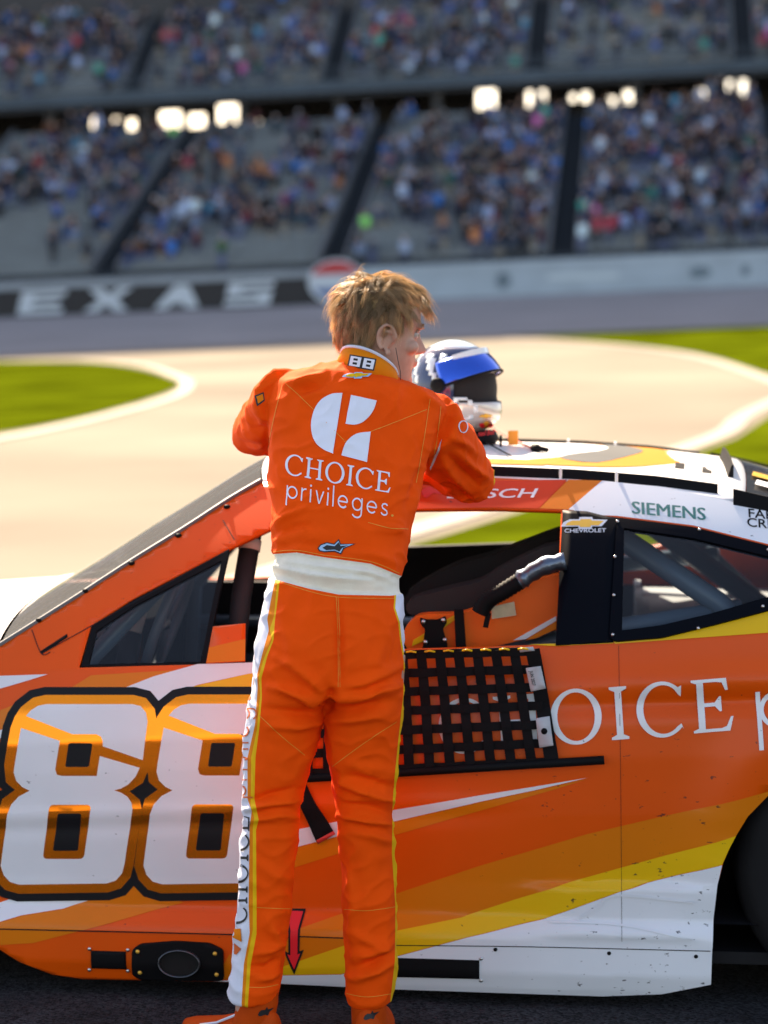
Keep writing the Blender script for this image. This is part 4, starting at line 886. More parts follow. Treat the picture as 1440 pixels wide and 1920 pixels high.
RL = [(1225, 622, 757, 5.365, .10), (1290, 617, 758, 5.367, .118), (1340, 611, 755, 5.37, .112), (1400, 613, 747, 5.372, .10), (1450, 619, 742, 5.375, .09), (1500, 627, 738, 5.375, .083), (1540, 633, 736, 5.373, .079), (1600, 639, 736, 5.37, .076), (1700, 644, 743, 5.367, .075), (1800, 648, 742, 5.362, .07), (1850, 649, 737, 5.36, .067), (1879, 652, 733, 5.36, .064)]
for LG in (LL, RL): g_.loft([pxring((l, y_), (r_, y_), d_, h_) for y_, l, r_, d_, h_ in LG])
def limb(mb, pts, rad, n=20, squash=1.0):
    P = [Vector(p) for p in pts]; rg = []; prev = None
    for i, p in enumerate(P):
        t = (P[min(i + 1, len(P) - 1)] - P[max(i - 1, 0)]).normalized()
        a = (Vector((0, 0, 1)) - t * t.z).normalized() if prev is None else (prev - t * prev.dot(t)).normalized(); prev = a; c = t.cross(a)
        rg.append([p + (a * math.cos(2 * math.pi * k / n) * squash + c * math.sin(2 * math.pi * k / n)) * rad[i] for k in range(n)])
    mb.loft(rg)
LSH, LEL, LWR = at(540, 752, 5.60), at(487, 806, 5.85), Vector((-.150, 6.075, 1.335))
RSH, REL, RWR = at(803, 790, 5.61), at(878, 897, 5.84), Vector((.035, 6.09, 1.335))
def arm(S_, E_, W_): return [S_, S_.lerp(E_, .35), S_.lerp(E_, .7), S_.lerp(E_, .92) , E_ + (E_ - (S_ + W_) / 2).normalized() * .008, E_.lerp(W_, .12), E_.lerp(W_, .45), E_.lerp(W_, .8), W_]
ARAD = [.078, .074, .068, .063, .061, .060, .055, .047, .041]
limb(g_, arm(LSH, LEL, LWR), ARAD); limb(g_, arm(RSH, REL, RWR), [r_ * 1.03 for r_ in ARAD])
SV, ST = voxel(g_, .0052); SV = relax(SV, ST, 6)
# ---- folds: ridges laid over the cloth where it bunches (pixel polyline, height mm, width px)
FOLDS = [([(612, 1300), (570, 1262), (520, 1232)], 7, 10), ([(606, 1318), (560, 1300), (505, 1288)], 8, 9), ([(602, 1338), (560, 1338), (495, 1330)], -6, 9), ([(600, 1352), (556, 1362), (505, 1362)], 5, 9), ([(640, 1290), (690, 1275), (752, 1250)], 6, 10), ([(628, 1308), (690, 1302), (750, 1286)], 8, 9), ([(618, 1330), (670, 1328), (735, 1312)], -6, 9), ([(614, 1352), (660, 1350), (720, 1340)], 5, 9), ([(635, 1118), (637, 1200), (637, 1285)], -6, 9), ([(612, 1292), (622, 1302), (612, 1325)], -9, 10),
 ([(520, 1120), (540, 1200), (560, 1262)], 3, 16), ([(735, 1150), (715, 1220), (690, 1265)], 4, 16),
 ([(460, 1518), (510, 1506), (562, 1500)], 7, 7), ([(462, 1504), (510, 1490), (566, 1478)], -5, 7), ([(470, 1540), (520, 1528), (556, 1530)], 5, 8), ([(640, 1468), (690, 1486), (738, 1505)], 7, 8), ([(650, 1455), (700, 1466), (742, 1478)], -4, 8), ([(637, 1528), (690, 1538), (736, 1546)], 7, 7), ([(645, 1510), (690, 1512), (736, 1526)], -5, 7), ([(655, 1560), (700, 1566), (734, 1580)], 4, 9), ([(640, 1430), (690, 1440), (740, 1446)], 3, 12),
 ([(480, 1610), (510, 1640), (545, 1650)], 3, 12), ([(500, 1720), (520, 1760), (532, 1775)], 4, 10), ([(475, 1790), (505, 1783), (528, 1770)], 5, 8), ([(470, 1815), (500, 1815), (524, 1800)], -5, 8), ([(480, 1838), (505, 1834), (522, 1822)], 5, 7), ([(655, 1745), (690, 1765), (738, 1790)], 4, 10), ([(668, 1795), (700, 1790), (738, 1765)], 5, 9), ([(660, 1835), (700, 1825), (738, 1800)], 5, 8), ([(660, 1815), (700, 1806), (738, 1783)], -5, 8), ([(655, 1640), (665, 1700), (660, 1760)], 3, 10),
 ([(512, 985), (540, 968), (575, 955)], 4, 7), ([(512, 1003), (545, 990), (580, 985)], -4, 7), ([(806, 872), (795, 910), (776, 955)], 5, 8), ([(795, 870), (780, 910), (765, 950)], -4, 9), ([(760, 1000), (740, 990), (705, 985)], 3, 9), ([(515, 1025), (560, 1018), (600, 1022)], -3, 8), ([(750, 1060), (700, 1040), (650, 1035)], 3, 9),
 ([(514, 1062), (580, 1078), (640, 1086), (700, 1088)], 5, 6), ([(512, 1074), (560, 1092), (640, 1104), (720, 1106)], -4, 6), ([(530, 1052), (600, 1062), (690, 1072), (745, 1092)], 3, 6),
 ([(645, 700), (660, 712), (690, 716)], 3, 6), ([(540, 720), (570, 716), (610, 700)], 6, 8), ([(560, 735), (580, 728), (612, 714)], -4, 8), ([(765, 720), (790, 745), (830, 765)], 5, 9), ([(750, 725), (740, 760), (745, 790)], 4, 9),
 ([(828, 860), (850, 890), (880, 925)], 5, 7), ([(842, 855), (868, 885), (905, 915)], -4, 7), ([(860, 850), (885, 875), (918, 900)], 5, 7), ([(845, 820), (870, 830), (890, 850)], 4, 7), ([(835, 905), (860, 925), (890, 948)], -4, 7), ([(455, 800), (470, 815), (495, 825)], 5, 7), ([(470, 780), (480, 800), (500, 812)], -4, 7), ([(468, 835), (485, 838), (500, 832)], 4, 6), ([(500, 760), (498, 800), (502, 850)], -3.5, 6), ([(818, 800), (822, 840), (808, 880)], -3, 6)]
def fold_disp(V, N):
    X, Y = to_px(V); D = np.zeros(len(V)); face = np.clip(-(N[:, 1]) * 1.6 + .35, 0, 1)
    for pts, h, wd in FOLDS:
        best = np.full(len(V), 1e9); par = np.zeros(len(V)); n = len(pts) - 1
        for i in range(n):
            a, b = np.array(pts[i], float), np.array(pts[i + 1], float); d = b - a; L2_ = d @ d
            t = np.clip(((X - a[0]) * d[0] + (Y - a[1]) * d[1]) / L2_, 0, 1); dist = np.hypot(X - a[0] - t * d[0], Y - a[1] - t * d[1]); m = dist < best
            best[m] = dist[m]; par[m] = (i + t[m]) / n
        wd = wd * .85; D += h * .0025 * np.exp(-(best / wd) ** 2) * (.35 + .65 * np.sin(np.pi * np.clip(par, 0, 1))) * face
    return D
def noise_disp(V, s, amp): return np.array([noise.noise(Vector(v) * s) for v in V]) * amp
def line_x(tab, y): t = np.array(tab, float); return np.interp(y, t[:, 0], t[:, 1])
HEM_T = [(500, 1040), (511, 1039), (556, 1036), (608, 1045), (695, 1057), (749, 1079), (790, 1090)]; HEM_B = [(495, 1083), (509, 1085), (580, 1104), (636, 1115), (733, 1117), (759, 1113), (790, 1108)]
SN = normals(SV, ST); Xp, Yp = to_px(SV)
disp = fold_disp(SV, SN) * 1.15 + noise_disp(SV, 9, .006) + noise_disp(SV + 5, 24, .0028)
aniso = SV * np.array([34, 34, 11.]); disp += noise_disp(aniso, 1, .0025)
rid = np.array([1 - abs(noise.noise(Vector(v))) * 2.2 for v in (SV * np.array([13, 13, 22.]))]); disp += np.clip(rid, 0, 1) ** 3 * .0045
inwaist = (Yp > line_x(HEM_T, Xp)) & (Yp < line_x(HEM_B, Xp)) & (Xp > 495) & (Xp < 790)
disp += np.where(inwaist, -.006, 0)
SV = SV + SN * disp[:, None]; SV = relax(SV, ST, 1, .35); SN = normals(SV, ST)
def clip(V, N, T, f):                        # split a triangle mesh along f = 0
    pos = f > 0; k = pos[T].sum(1); keepP, keepN = [T[k == 3]], [T[k == 0]]; V2, N2, cache = [], [], {}; base = len(V)
    def cut(a, b):
        key = (a, b) if a < b else (b, a)
        if key not in cache:
            t = f[a] / (f[a] - f[b]); cache[key] = base + len(V2); V2.append(V[a] + (V[b] - V[a]) * t); N2.append(N[a] + (N[b] - N[a]) * t)
        return cache[key]
    P, Q = [], []
    for tri in T[(k == 1) | (k == 2)]:
        s = pos[tri]; lone = int(np.where(s == (s.sum() == 1))[0][0]); a, b, c = tri[lone], tri[(lone + 1) % 3], tri[(lone + 2) % 3]
        ab, ac = cut(a, b), cut(a, c); one = [(a, ab, ac)]; two = [(ab, b, c), (ab, c, ac)]
        (P if pos[a] else Q).extend(one); (Q if pos[a] else P).extend(two)
    V = np.vstack([V] + ([np.array(V2)] if V2 else [])); N = np.vstack([N] + ([np.array(N2)] if N2 else []))
    mk = lambda A, B: np.vstack(A + ([np.array(B, int)] if B else [])) if (len(A[0]) or B) else np.zeros((0, 3), int)
    def sub(Tt):
        u, inv = np.unique(Tt, return_inverse=True); return V[u], N[u], inv.reshape(-1, 3)
    return sub(mk(keepP, P)), sub(mk(keepN, Q))
def part_mesh(name, pc, m, parent=man):
    V, N, T = pc
    o = mesh(name, V - np.array(FEET), T, m, parent, True); o.data.normals_split_custom_set_from_vertices([tuple(n / max(1e-9, np.linalg.norm(n))) for n in N]); return o
px_of = lambda pc: to_px(pc[0])
full_bvh = BVHTree.FromPolygons([Vector(v) for v in SV], [tuple(t) for t in ST])
suit = (SV, SN, ST)
def cut_by(pc, fn):
    X, Y = px_of(pc); return clip(*pc[:1], pc[1], pc[2], fn(X, Y, pc[0]))
waist, suit = cut_by(suit, lambda X, Y, V: np.where((X > 470) & (X < 800), np.minimum(Y - line_x(HEM_T, X), line_x(HEM_B, X) - Y), -50))
legw = [(1080, 517), (1120, 509), (1161, 501), (1182, 504), (1225, 492), (1265, 482), (1290, 483), (1359, 478), (1420, 464), (1498, 464), (1521, 472), (1548, 468), (1692, 466), (1750, 468), (1809, 457), (1880, 453)]
lega = [(1080, 521), (1120, 517), (1154, 514), (1180, 506), (1200, 510), (1234, 495), (1269, 485), (1300, 488), (1366, 482), (1420, 471), (1513, 470), (1533, 477), (1552, 474), (1692, 474), (1743, 474), (1797, 464), (1880, 459)]
legy = [(1080, 525), (1120, 521), (1168, 515), (1200, 513), (1231, 501), (1272, 490), (1307, 491), (1366, 486), (1420, 479), (1498, 477), (1537, 485), (1556, 480), (1692, 481), (1751, 481), (1809, 470), (1880, 465)]
low = lambda X, Y: np.where(Y > 1060, 1, -1)
side_all, suit = cut_by(suit, lambda X, Y, V: np.where((Y > 1083) & (X < 560), line_x(legy, Y) - X, -20))
yel_, side_all = cut_by(side_all, lambda X, Y, V: X - line_x(lega, Y)); amb_, wht_ = cut_by(side_all, lambda X, Y, V: X - line_x(legw, Y))
rgt = [(1112, 740), (1140, 738), (1168, 747), (1200, 750), (1240, 757), (1300, 756.5), (1400, 745.5), (1450, 740.5), (1500, 736.5), (1600, 734.8), (1700, 741.5), (1800, 740.5), (1880, 731.5)]
rs_, suit = cut_by(suit, lambda X, Y, V: np.where((Y > 1112) & (X > 700), X - line_x(rgt, Y), -20)); ryel, rwht = cut_by(rs_, lambda X, Y, V: np.where(Y < 1232, line_x(rgt, Y) + 3.2 - X, 50))
sl_, suit = cut_by(suit, lambda X, Y, V: np.where((X > 850) & (Y > 850) & (Y < 960), X - 926, -20))
suit_o = part_mesh('racing_suit', suit, M_suit); suit_o['label'] = 'orange racing suit with printed back'
part_mesh('waist_panel', waist, M_knit); part_mesh('leg_side_panel', wht_, M_swht); part_mesh('leg_side_panel', rwht, M_swht)
part_mesh('leg_stripe', amb_, M_samb); part_mesh('leg_stripe', yel_, M_syel); part_mesh('leg_stripe', ryel, M_syel); part_mesh('sleeve_stripe', sl_, M_syel)
# ---- prints and seams laid on the cloth
def on_suit(bm, off):
    dead = []
    for v in bm.verts:
        d = ray(v.co.x, v.co.y).normalized(); hit, nrm, *_ = full_bvh.ray_cast(CAMO, d)
        if hit is None or hit.y > 6.2: dead.append(v); v.co = Vector((0, 0, 0)); continue
        if nrm.dot(d) > 0: nrm = -nrm
        v.co = hit + nrm * off - FEET
    bmesh.ops.delete(bm, geom=dead, context='VERTS'); orient(bm, Vector((0, -1, 0))); return bm
def print_on(name, polys, m, off=.0016, g=5): return frombm(name, on_suit(polys_bm(polys, g, g), off), m, suit_o, True)
def stitch(pts, wd=1.0, m=M_thr, off=.0012, name='seam'):
    return print_on(name, [stroke(smoothloop(pts, 6, False), wd)], m, off, 4)
def Z3(pts): return [(420 + a * .375, 480 + b * .375) for a, b in pts]
print_on('back_logo', [[Z3(smoothloop([(592, 685), (540, 690), (490, 716), (455, 762), (437, 828), (440, 890), (460, 937), (500, 970), (545, 989)], 4, False))]], M_prt)
print_on('back_logo', [[Z3([(635, 695), (763, 724)] + smoothloop([(763, 724), (748, 768), (722, 806), (688, 834), (650, 845), (608, 840)], 4, False)[1:])]], M_prt)
print_on('back_logo', [[Z3([(733, 880), (714, 1031), (587, 998)] + smoothloop([(587, 998), (600, 950), (630, 910), (670, 887), (733, 880)], 4, False)[1:-1])]], M_prt)
w1, a1 = write('CHOICE', serif_glyph, (534, 889), (35.6, 6.5), (3, -38), .1); print_on('back_lettering', w1, M_prt, g=4)
w2, a2 = write('privileges', sans_glyph, (537, 934), (31, 5.7), (2.5, -39), .12); print_on('back_lettering', w2, M_prt, g=4)
print_on('back_lettering', [[arc(735, 967, 2.5, 2.5, 0, 360, 10)[:-1]]], M_thr)
def Z4(pts): return [(400 + a * .3472, 960 + b * .3472) for a, b in pts]
star = [(563, 197), (578, 175), (612, 163), (652, 172), (678, 146), (688, 172), (768, 172), (706, 200), (690, 231), (655, 216), (600, 219), (572, 213)]
print_on('star_mark', [[Z4(star)]], M_prk, .0016, 6); print_on('star_mark', [[Z4(offset_loop(star, -6))]], M_prb, .0022, 6); print_on('star_mark', [[Z4(offset_loop([(590, 195), (612, 180), (655, 186), (676, 165), (688, 185), (730, 181), (695, 197), (682, 216), (655, 205), (610, 208)], 0))]], M_prk, .0028, 6)
wl, _ = write('CHOICE', serif_glyph, (463, 1733), (1, -36), (-37, 0), .12); print_on('leg_lettering', wl, M_prk, g=4)
wl, _ = write('privileges', sans_glyph, (462, 1496), (1.8, -37), (-36, 0), .12)
for q_ in wl:
    o_ = print_on('leg_letter', [q_], M_pro, g=4)
    if not len(o_.data.polygons): bpy.data.objects.remove(o_)
print_on('leg_logo', [[[(437, 1742), (452, 1741), (454, 1766), (437, 1757)]]], M_samb); print_on('leg_logo', [[[(429, 1766), (440, 1768), (453, 1779), (444, 1790), (432, 1787)]]], M_pro)
for sq in ([(535, 718), (590, 770), (645, 826)], [(645, 829), (720, 800), (800, 768)], [(530, 722), (515, 780), (502, 845)], [(806, 748), (795, 820), (780, 905)], [(826, 762), (818, 830), (806, 880)], [(634, 1120), (637, 1200), (638, 1288)], [(630, 1120), (633, 1200), (634, 1288)], [(486, 1341), (530, 1382), (571, 1416)], [(743, 1353), (680, 1395), (624, 1437)], [(482, 1701), (515, 1703), (545, 1704)], [(646, 1705), (690, 1707), (742, 1700)], [(467, 1851), (495, 1851), (521, 1846)], [(650, 1863), (690, 1869), (733, 1863)], [(527, 1092), (580, 1109), (636, 1120), (738, 1122)], [(513, 1035), (556, 1032), (608, 1041), (695, 1053), (748, 1075)], [(690, 980), (730, 990), (765, 992)]):
    stitch(sq)
print_on('armhole_insert', [[[(829, 824), (825, 842), (817, 862), (807, 881), (806, 876), (814, 856), (821, 840)]]], M_swht)
print_on('sleeve_mark', [[arc(868, 800, 9, 12, 0, 360, 16)[:-1], arc(868, 800, 7, 10, 0, 360, 16)[:-1]]], M_swht); print_on('sleeve_mark', [[[(478, 742), (494, 735), (496, 752), (482, 762)]]], M_prk); print_on('sleeve_mark', [[[(481, 744), (492, 739), (494, 750), (484, 757)]]], M_samb, .0022)
# ---- collar with white piping
def ringpts(l, r, y, b, n=32): return pxring(l, r, y, b, n, 2.0)
cr = [ringpts((628, 690), (746, 722), 5.632, .066), ringpts((634, 676), (746, 712), 5.637, .064), ringpts((641, 662), (744, 703), 5.645, .062)]
for r_, lf in zip(cr, (.008, .024, .031)):
    for k in range(32): r_[k].z += lf * max(0, -math.sin(2 * math.pi * k / 32))
mb = MB(); mb.loft([[p - FEET for p in r_] for r_ in cr], caps=False); colr = solid(fix_normals(mb.build('collar', M_samb, man, True)), .004, 0)
mb = MB(); t_ = [p - FEET + Vector((0, 0, .002)) for p in cr[2]]; mb.tube(t_ + [t_[0]], .0042, 8, False); mb.build('collar_piping', M_swht, colr, True)
cbv = BVHTree.FromPolygons([Vector(v) for r_ in cr for v in r_], [(i * 32 + k, i * 32 + (k + 1) % 32, (i + 1) * 32 + (k + 1) % 32, (i + 1) * 32 + k) for i in range(2) for k in range(32)])
def on_collar(name, bm, m, off):
    for v in bm.verts:
        d = ray(v.co.x, v.co.y).normalized(); hit, nrm, *_ = cbv.ray_cast(CAMO, d)
        if hit is None: hit = at(v.co.x, v.co.y, 5.57); nrm = -d
        v.co = hit - d * off - FEET
    orient(bm, Vector((0, -1, 0))); frombm(name, bm, m, colr)
def eight(dx, g):
    if g: R_ = [(-g, -g, 1 + g, 1 + g)]
    else: R_ = [(0, 0, 1, .18), (0, .41, 1, .59), (0, .82, 1, 1), (0, .18, .3, .41), (.7, .18, 1, .41), (0, .59, .3, .82), (.7, .59, 1, .82)]
    return [[[(654 + (a + dx) * 20 + b * 4, 685 + (a + dx) * 3.4 - b * 18) for a, b in ((x0, y0), (x1, y0), (x1, y1), (x0, y1))]] for x0, y0, x1, y1 in R_]
for g, m_, of in ((.13, M_prk, .004), (0, M_prt, .006)): on_collar('collar_number', polys_bm(eight(0, g) + eight(1.25, g), 5, 5), m_, of)
print_on('collar_emblem', [[bowtie(671, 705, 52, 11)]], M_prb, .003, 5); print_on('collar_emblem', [[bowtie(671, 705, 40, 7)]], M_syel, .004, 5)
# ---- body: head, neck, trunk, limbs and hands as one continuous skin
HEADC = at(711, 628, 5.68); th_, pt_ = R(70), R(-7)
hx = Vector((math.cos(th_), -math.sin(th_), 0)); hy0 = Vector((math.sin(th_), math.cos(th_), 0)); hz0 = Vector((0, 0, 1))
hy = hy0 * math.cos(pt_) + hz0 * math.sin(pt_); hz = hz0 * math.cos(pt_) - hy0 * math.sin(pt_)
def HW(x, y, z): return HEADC + hx * x + hy * y + hz * z
HP = [(.126, .015, -.03, .018), (.118, .055, -.062, .048), (.10, .078, -.084, .064), (.075, .091, -.096, .0725), (.05, .096, -.101, .0765), (.03, .0965, -.102, .078), (.012, .0895, -.101, .0775), (-.008, .090, -.097, .0755), (-.03, .0915, -.088, .071), (-.05, .0925, -.076, .066), (-.07, .089, -.062, .0595), (-.09, .0905, -.045, .051), (-.106, .085, -.02, .040), (-.117, .066, .005, .024)]
bd = MB(); rg = []
for z, f, b, wd in HP:
    rg_ = []
    for k in range(32):
        t = 2 * math.pi * k / 32; s, c = math.sin(t), math.cos(t); yc = (f + b) / 2 - .01; ry = (f - yc) if s > 0 else (yc - b)
        fx = wd * (1 - .16 * max(0, s) ** 2); rg_.append(HW(fx * math.copysign(abs(c) ** .9, c), yc + ry * math.copysign(abs(s) ** .92, s), z))
    rg.append(rg_)
bd.loft(rg)
bd.loft([[HW(x * w_, y, z) for x, y in ((-1, 0.075), (1, .075), (.55, f), (-.55, f))] for z, f, w_ in ((.022, .098, .007), (.005, .104, .008), (-.010, .114, .010), (-.022, .122, .0135), (-.030, .117, .015), (-.036, .098, .012))])
for (c, r_) in (((0, .093, -.0515), (.021, .010, .0055)), ((0, .0915, -.0605), (.019, .010, .0062)), ((.033, .085, .028), (.022, .012, .006)), ((-.033, .085, .028), (.022, .012, .006)), ((.045, .063, -.02), (.022, .022, .018)), ((-.045, .063, -.02), (.022, .022, .018)), ((0, .083, -.098), (.018, .012, .012))):
    bd.ball(HW(*c), r_, 8, Matrix((hx, hy, hz)).transposed())
for s in (1, -1):                            # ears
    e0 = lambda a, r_, lift: HW(s * (.079 + lift), -.012 - r_ * .72 * math.cos(a) - .10 * r_ * math.sin(a), -.008 + r_ * math.sin(a))
    hel = [e0(R(a), .031, .006 + .006 * math.sin(R(max(0, min(180, a))))) for a in range(-60, 200, 20)]; bd.tube(hel, [.0052] * len(hel), 8)
    bd.tube([e0(R(a), .018, .004) for a in range(-40, 170, 30)], .0042, 7); bd.ball(HW(s * .082, -.004, -.040), (.006, .009, .009), 6, Matrix((hx, hy, hz)).transposed())
    bd.ball(HW(s * .077, -.012, -.008), (.004, .020, .027), 8, Matrix((hx, hy, hz)).transposed()); bd.ball(HW(s * .080, .008, -.010), (.005, .005, .008), 6, Matrix((hx, hy, hz)).transposed())
NB = at(690, 735, 5.63)
limb(bd, [HW(0, -.02, -.02), HW(0, -.028, -.07), (HW(0, -.035, -.1) + NB) / 2, NB], [.056, .056, .058, .066])
sh_ = lambda a, b, t: a.lerp(b, t)
bd.loft([ell((at(l[0], l[1], y_) + at(r_[0], r_[1], y_)) / 2, (at(*r_, y_) - at(*l, y_)).normalized(), (0, 1, 0), (at(*r_, y_) - at(*l, y_)).length / 2 * .74, h_ * .72, 20) for l, r_, y_, h_ in TOR])
for LG in (LL, RL): limb(bd, [(at(l, y_, d_) + at(r_, y_, d_)) / 2 for y_, l, r_, d_, h_ in LG] + [((at(LG[-1][1], LG[-1][0], LG[-1][3]) + at(LG[-1][2], LG[-1][0], LG[-1][3])) / 2) + Vector((0, 0, -.07))], [.085, .083, .076, .07, .064, .056, .052, .054, .053, .044, .04, .038, .038])
def hand(mb, W_, d, side):
    d = Vector(d).normalized(); up_ = Vector((0, 0, 1)); lat = d.cross(up_).normalized() * side
    limb(mb, [W_ - d * .02, W_ + d * .02, W_ + d * .06, W_ + d * .095], [.027, .034, .041, .036], 14, .55)
    for k, (off, ln) in enumerate(((.030, .068), (.011, .078), (-.009, .072), (-.028, .055))):
        p = W_ + d * .088 + lat * off; f1 = p + d * ln * .45 + up_ * .006; f2 = f1 + d * ln * .32 - up_ * .007; f3 = f2 + d * ln * .25 - up_ * .013
        limb(mb, [p - d * .02, f1, f2, f3], [.0095, .009, .0082, .0068], 8)
    t0 = W_ + d * .03 + lat * .03; limb(mb, [t0, t0 + d * .028 + lat * .022, t0 + d * .055 + lat * .028 - up_ * .006], [.012, .0105, .008], 8)
for S_, E_, W_, sd, dd in ((LSH, LEL, LWR, 1, (.75, .6, -.10)), (RSH, REL, RWR, -1, (-.8, .55, -.10))):
    limb(bd, [S_, S_.lerp(E_, .5), E_, E_.lerp(W_, .5), W_, W_ + Vector(dd).normalized() * .02], [.044, .042, .040, .036, .028, .026]); hand(bd, W_ + Vector((0, 0, -.008)), dd, sd)
BV, BT = voxel(bd, .0034); BV = relax(BV, BT, 3, .5)
M_skin, t_, b_ = nodes('skin')
tc_ = t_.nodes.new('ShaderNodeTexCoord'); n_ = t_.nodes.new('ShaderNodeTexNoise'); n_.inputs['Scale'].default_value = 35; n_.inputs['Detail'].default_value = 5; t_.links.new(tc_.outputs['Object'], n_.inputs['Vector'])
rp_ = t_.nodes.new('ShaderNodeValToRGB'); rp_.color_ramp.elements[0].position = .3; rp_.color_ramp.elements[1].position = .7; rp_.color_ramp.elements[0].color = (.44, .25, .18, 1); rp_.color_ramp.elements[1].color = (.52, .32, .24, 1)
t_.links.new(n_.outputs[0], rp_.inputs[0]); t_.links.new(rp_.outputs[0], b_.inputs['Base Color']); b_.inputs['Roughness'].default_value = .5; b_.inputs['Specular IOR Level'].default_value = .35
b_.inputs['Subsurface Weight'].default_value = .12; b_.inputs['Subsurface Radius'].default_value = (.012, .0035, .0018); b_.inputs['Subsurface Scale'].default_value = 1
body = mesh('body', BV - np.array(FEET), BT, M_skin, man, True)
for s in (1, -1):
    mb = MB(); mb.ball(HW(s * .030, .0735, .010) - FEET, .0125, 10); ey = mb.build('eye', mat('eye_white', (.35, .33, .31), .3), man, True)
    mb = MB(); mb.ball(HW(s * .030, .0822, .010) - FEET, .0055, 8); mb.build('iris', mat('iris_dark', (.03, .04, .05), .2), ey, True)
    mb = MB(); mb.tube([HW(s * (.018 + .026 * k / 6), .0905 - .010 * (k / 6 - .35) ** 2 * 2 - .006 * k / 6, .0165 + .003 * math.sin(math.pi * k / 6)) - FEET for k in range(7)], .0022, 6); mb.build('eyelid', M_skin, man, True)
    mb = MB(); mb.tube([HW(s * (.014 + .036 * k / 6), .098 - .014 * (k / 6) ** 2, .030 + .005 * math.sin(math.pi * k / 6)) - FEET for k in range(7)], [.002, .003, .0034, .0034, .003, .0022, .001], 6); mb.build('eyebrow', mat('brow_hair', (.20, .10, .035), .7), man, True)
# ---- hair
M_hair, t_, b_ = nodes('hair'); L_ = t_.links.new
b_.inputs['Roughness'].default_value = .38; b_.inputs['Specular IOR Level'].default_value = .5
at_ = t_.nodes.new('ShaderNodeVertexColor'); at_.layer_name = 'tone'; L_(at_.outputs[0], b_.inputs['Base Color'])
tl_ = t_.nodes.new('ShaderNodeBsdfTranslucent'); mx_ = t_.nodes.new('ShaderNodeMixShader'); mx_.inputs[0].default_value = .62; L_(at_.outputs[0], tl_.inputs[0])
L_(b_.outputs[0], mx_.inputs[1]); L_(tl_.outputs[0], mx_.inputs[2]); L_(mx_.outputs[0], t_.nodes['Material Output'].inputs[0])
body_bvh = BVHTree.FromPolygons([Vector(v) for v in BV], [tuple(t) for t in BT])
HM = Matrix((hx, hy, hz)); HC0 = Vector((0, -.006, .025))
def skull(th, ph):                           # direction -> point and normal on the scalp, head-local
    d = Vector((math.sin(th) * math.cos(ph), math.sin(th) * math.sin(ph), math.cos(th)))
    hit, nrm, *_ = body_bvh.ray_cast(HW(*(HC0 + d * .25)), -(hx * d.x + hy * d.y + hz * d.z)); 
    if hit is None: return Vector((0, 0, -1)), d
    n_l = HM @ nrm; n_l = n_l if n_l.dot(d) > 0 else -n_l
    return HM @ (hit - HEADC), (n_l * .6 + d * .4).normalized()
def scalp_ok(p, m=0):
    if abs(p.x) > .084: return False
    if p.y > .02: return p.z > .048 + .42 * (p.y - .02) + m
    if p.y > -.040: return p.z > .030 + m if abs(p.x) > .05 else p.z > .0
    return p.z > -.062 + m
hV, hF, hC = [], [], []
def strand(P, r0, tone):
    b = len(hV); n = len(P)
    for i, p in enumerate(P):
        t = (P[min(i + 1, n - 1)] - P[max(i - 1, 0)]).normalized(); a = t.orthogonal().normalized(); c = t.cross(a); r_ = r0 * (1 - .85 * (i / (n - 1)) ** 1.5)
        for k in range(3):
            q = p + (a * math.cos(k * 2.094) + c * math.sin(k * 2.094)) * r_; hV.append(HW(*q) - FEET); hC.append(tone)
    for i in range(n - 1):
        for k in range(3): k2 = (k + 1) % 3; hF.append((b + 3 * i + k, b + 3 * i + k2, b + 3 * i + 3 + k2, b + 3 * i + 3 + k))
random.seed(11); guides = []
while len(guides) < 500:
    th = math.acos(random.uniform(-1, 1)); ph = random.uniform(0, 2 * math.pi); p, n_v = skull(th, ph)
    if not scalp_ok(p): continue
    top = sstep(.03, .105, p.z); front = sstep(-.01, .06, p.y); back = 1 - sstep(-.07, -.01, p.y)
    jit = Vector((random.gauss(0, 1), random.gauss(0, 1), random.gauss(0, 1)))
    away = p - Vector((.01, -.045, .135))
    flow = away.normalized() * .8 + Vector((.15, .75, .10)) * top * front + Vector((0, -.25, -.9)) * (1 - top) * .8 + Vector((0, -.5, 0)) * (1 - top) * front + jit * (.30 + .25 * top)
    flow = (flow - n_v * flow.dot(n_v)).normalized()
    ln = .046 + .022 * top - .006 * front * top + random.uniform(-.014, .016); lift = .45 + .45 * top + .18 * front * top + random.uniform(-.2, .3)
    if p.z < .0: ln *= .75
    P = [p.copy()]; d = (n_v * lift + flow).normalized(); cur = p.copy(); curl = jit.cross(n_v) * .24
    for k in range(7):
        cur = cur + d * ln / 7; P.append(cur.copy()); nr = (cur - HC0).normalized(); fl = (flow - nr * flow.dot(nr)).normalized()
        d = (d * .75 + fl * .30 + curl * (.3 + .15 * k) + Vector((0, 0, -.10)) + nr * (.05 - .055 * k * (1 - .5 * top * front))).normalized()
    guides.append((p, n_v, P))
for p, n_v, P in guides:
    base = random.uniform(.62, 1.2); u = n_v.orthogonal().normalized(); v = n_v.cross(u)
    for s in range(42):
        a, r_ = random.uniform(0, 6.283), .0125 * math.sqrt(random.random()); off = u * math.cos(a) * r_ + v * math.sin(a) * r_; fr = Vector((random.gauss(0, 1), random.gauss(0, 1), random.gauss(0, 1))) * .0034; ls = random.uniform(.7, 1.12) if random.random() > .05 else 1.35
        Q = []
        for i, q in enumerate(P):
            t = i / 7; Q.append(p + (q - p) * ls + off * (1 - .80 * t) + fr * t * t + n_v * (r_ * .0 - .003 * (1 - t)))
        f = base * random.uniform(.8, 1.25); strand(Q, random.uniform(.0003, .0005), (.76 * f, .59 * f, .37 * f, 1))
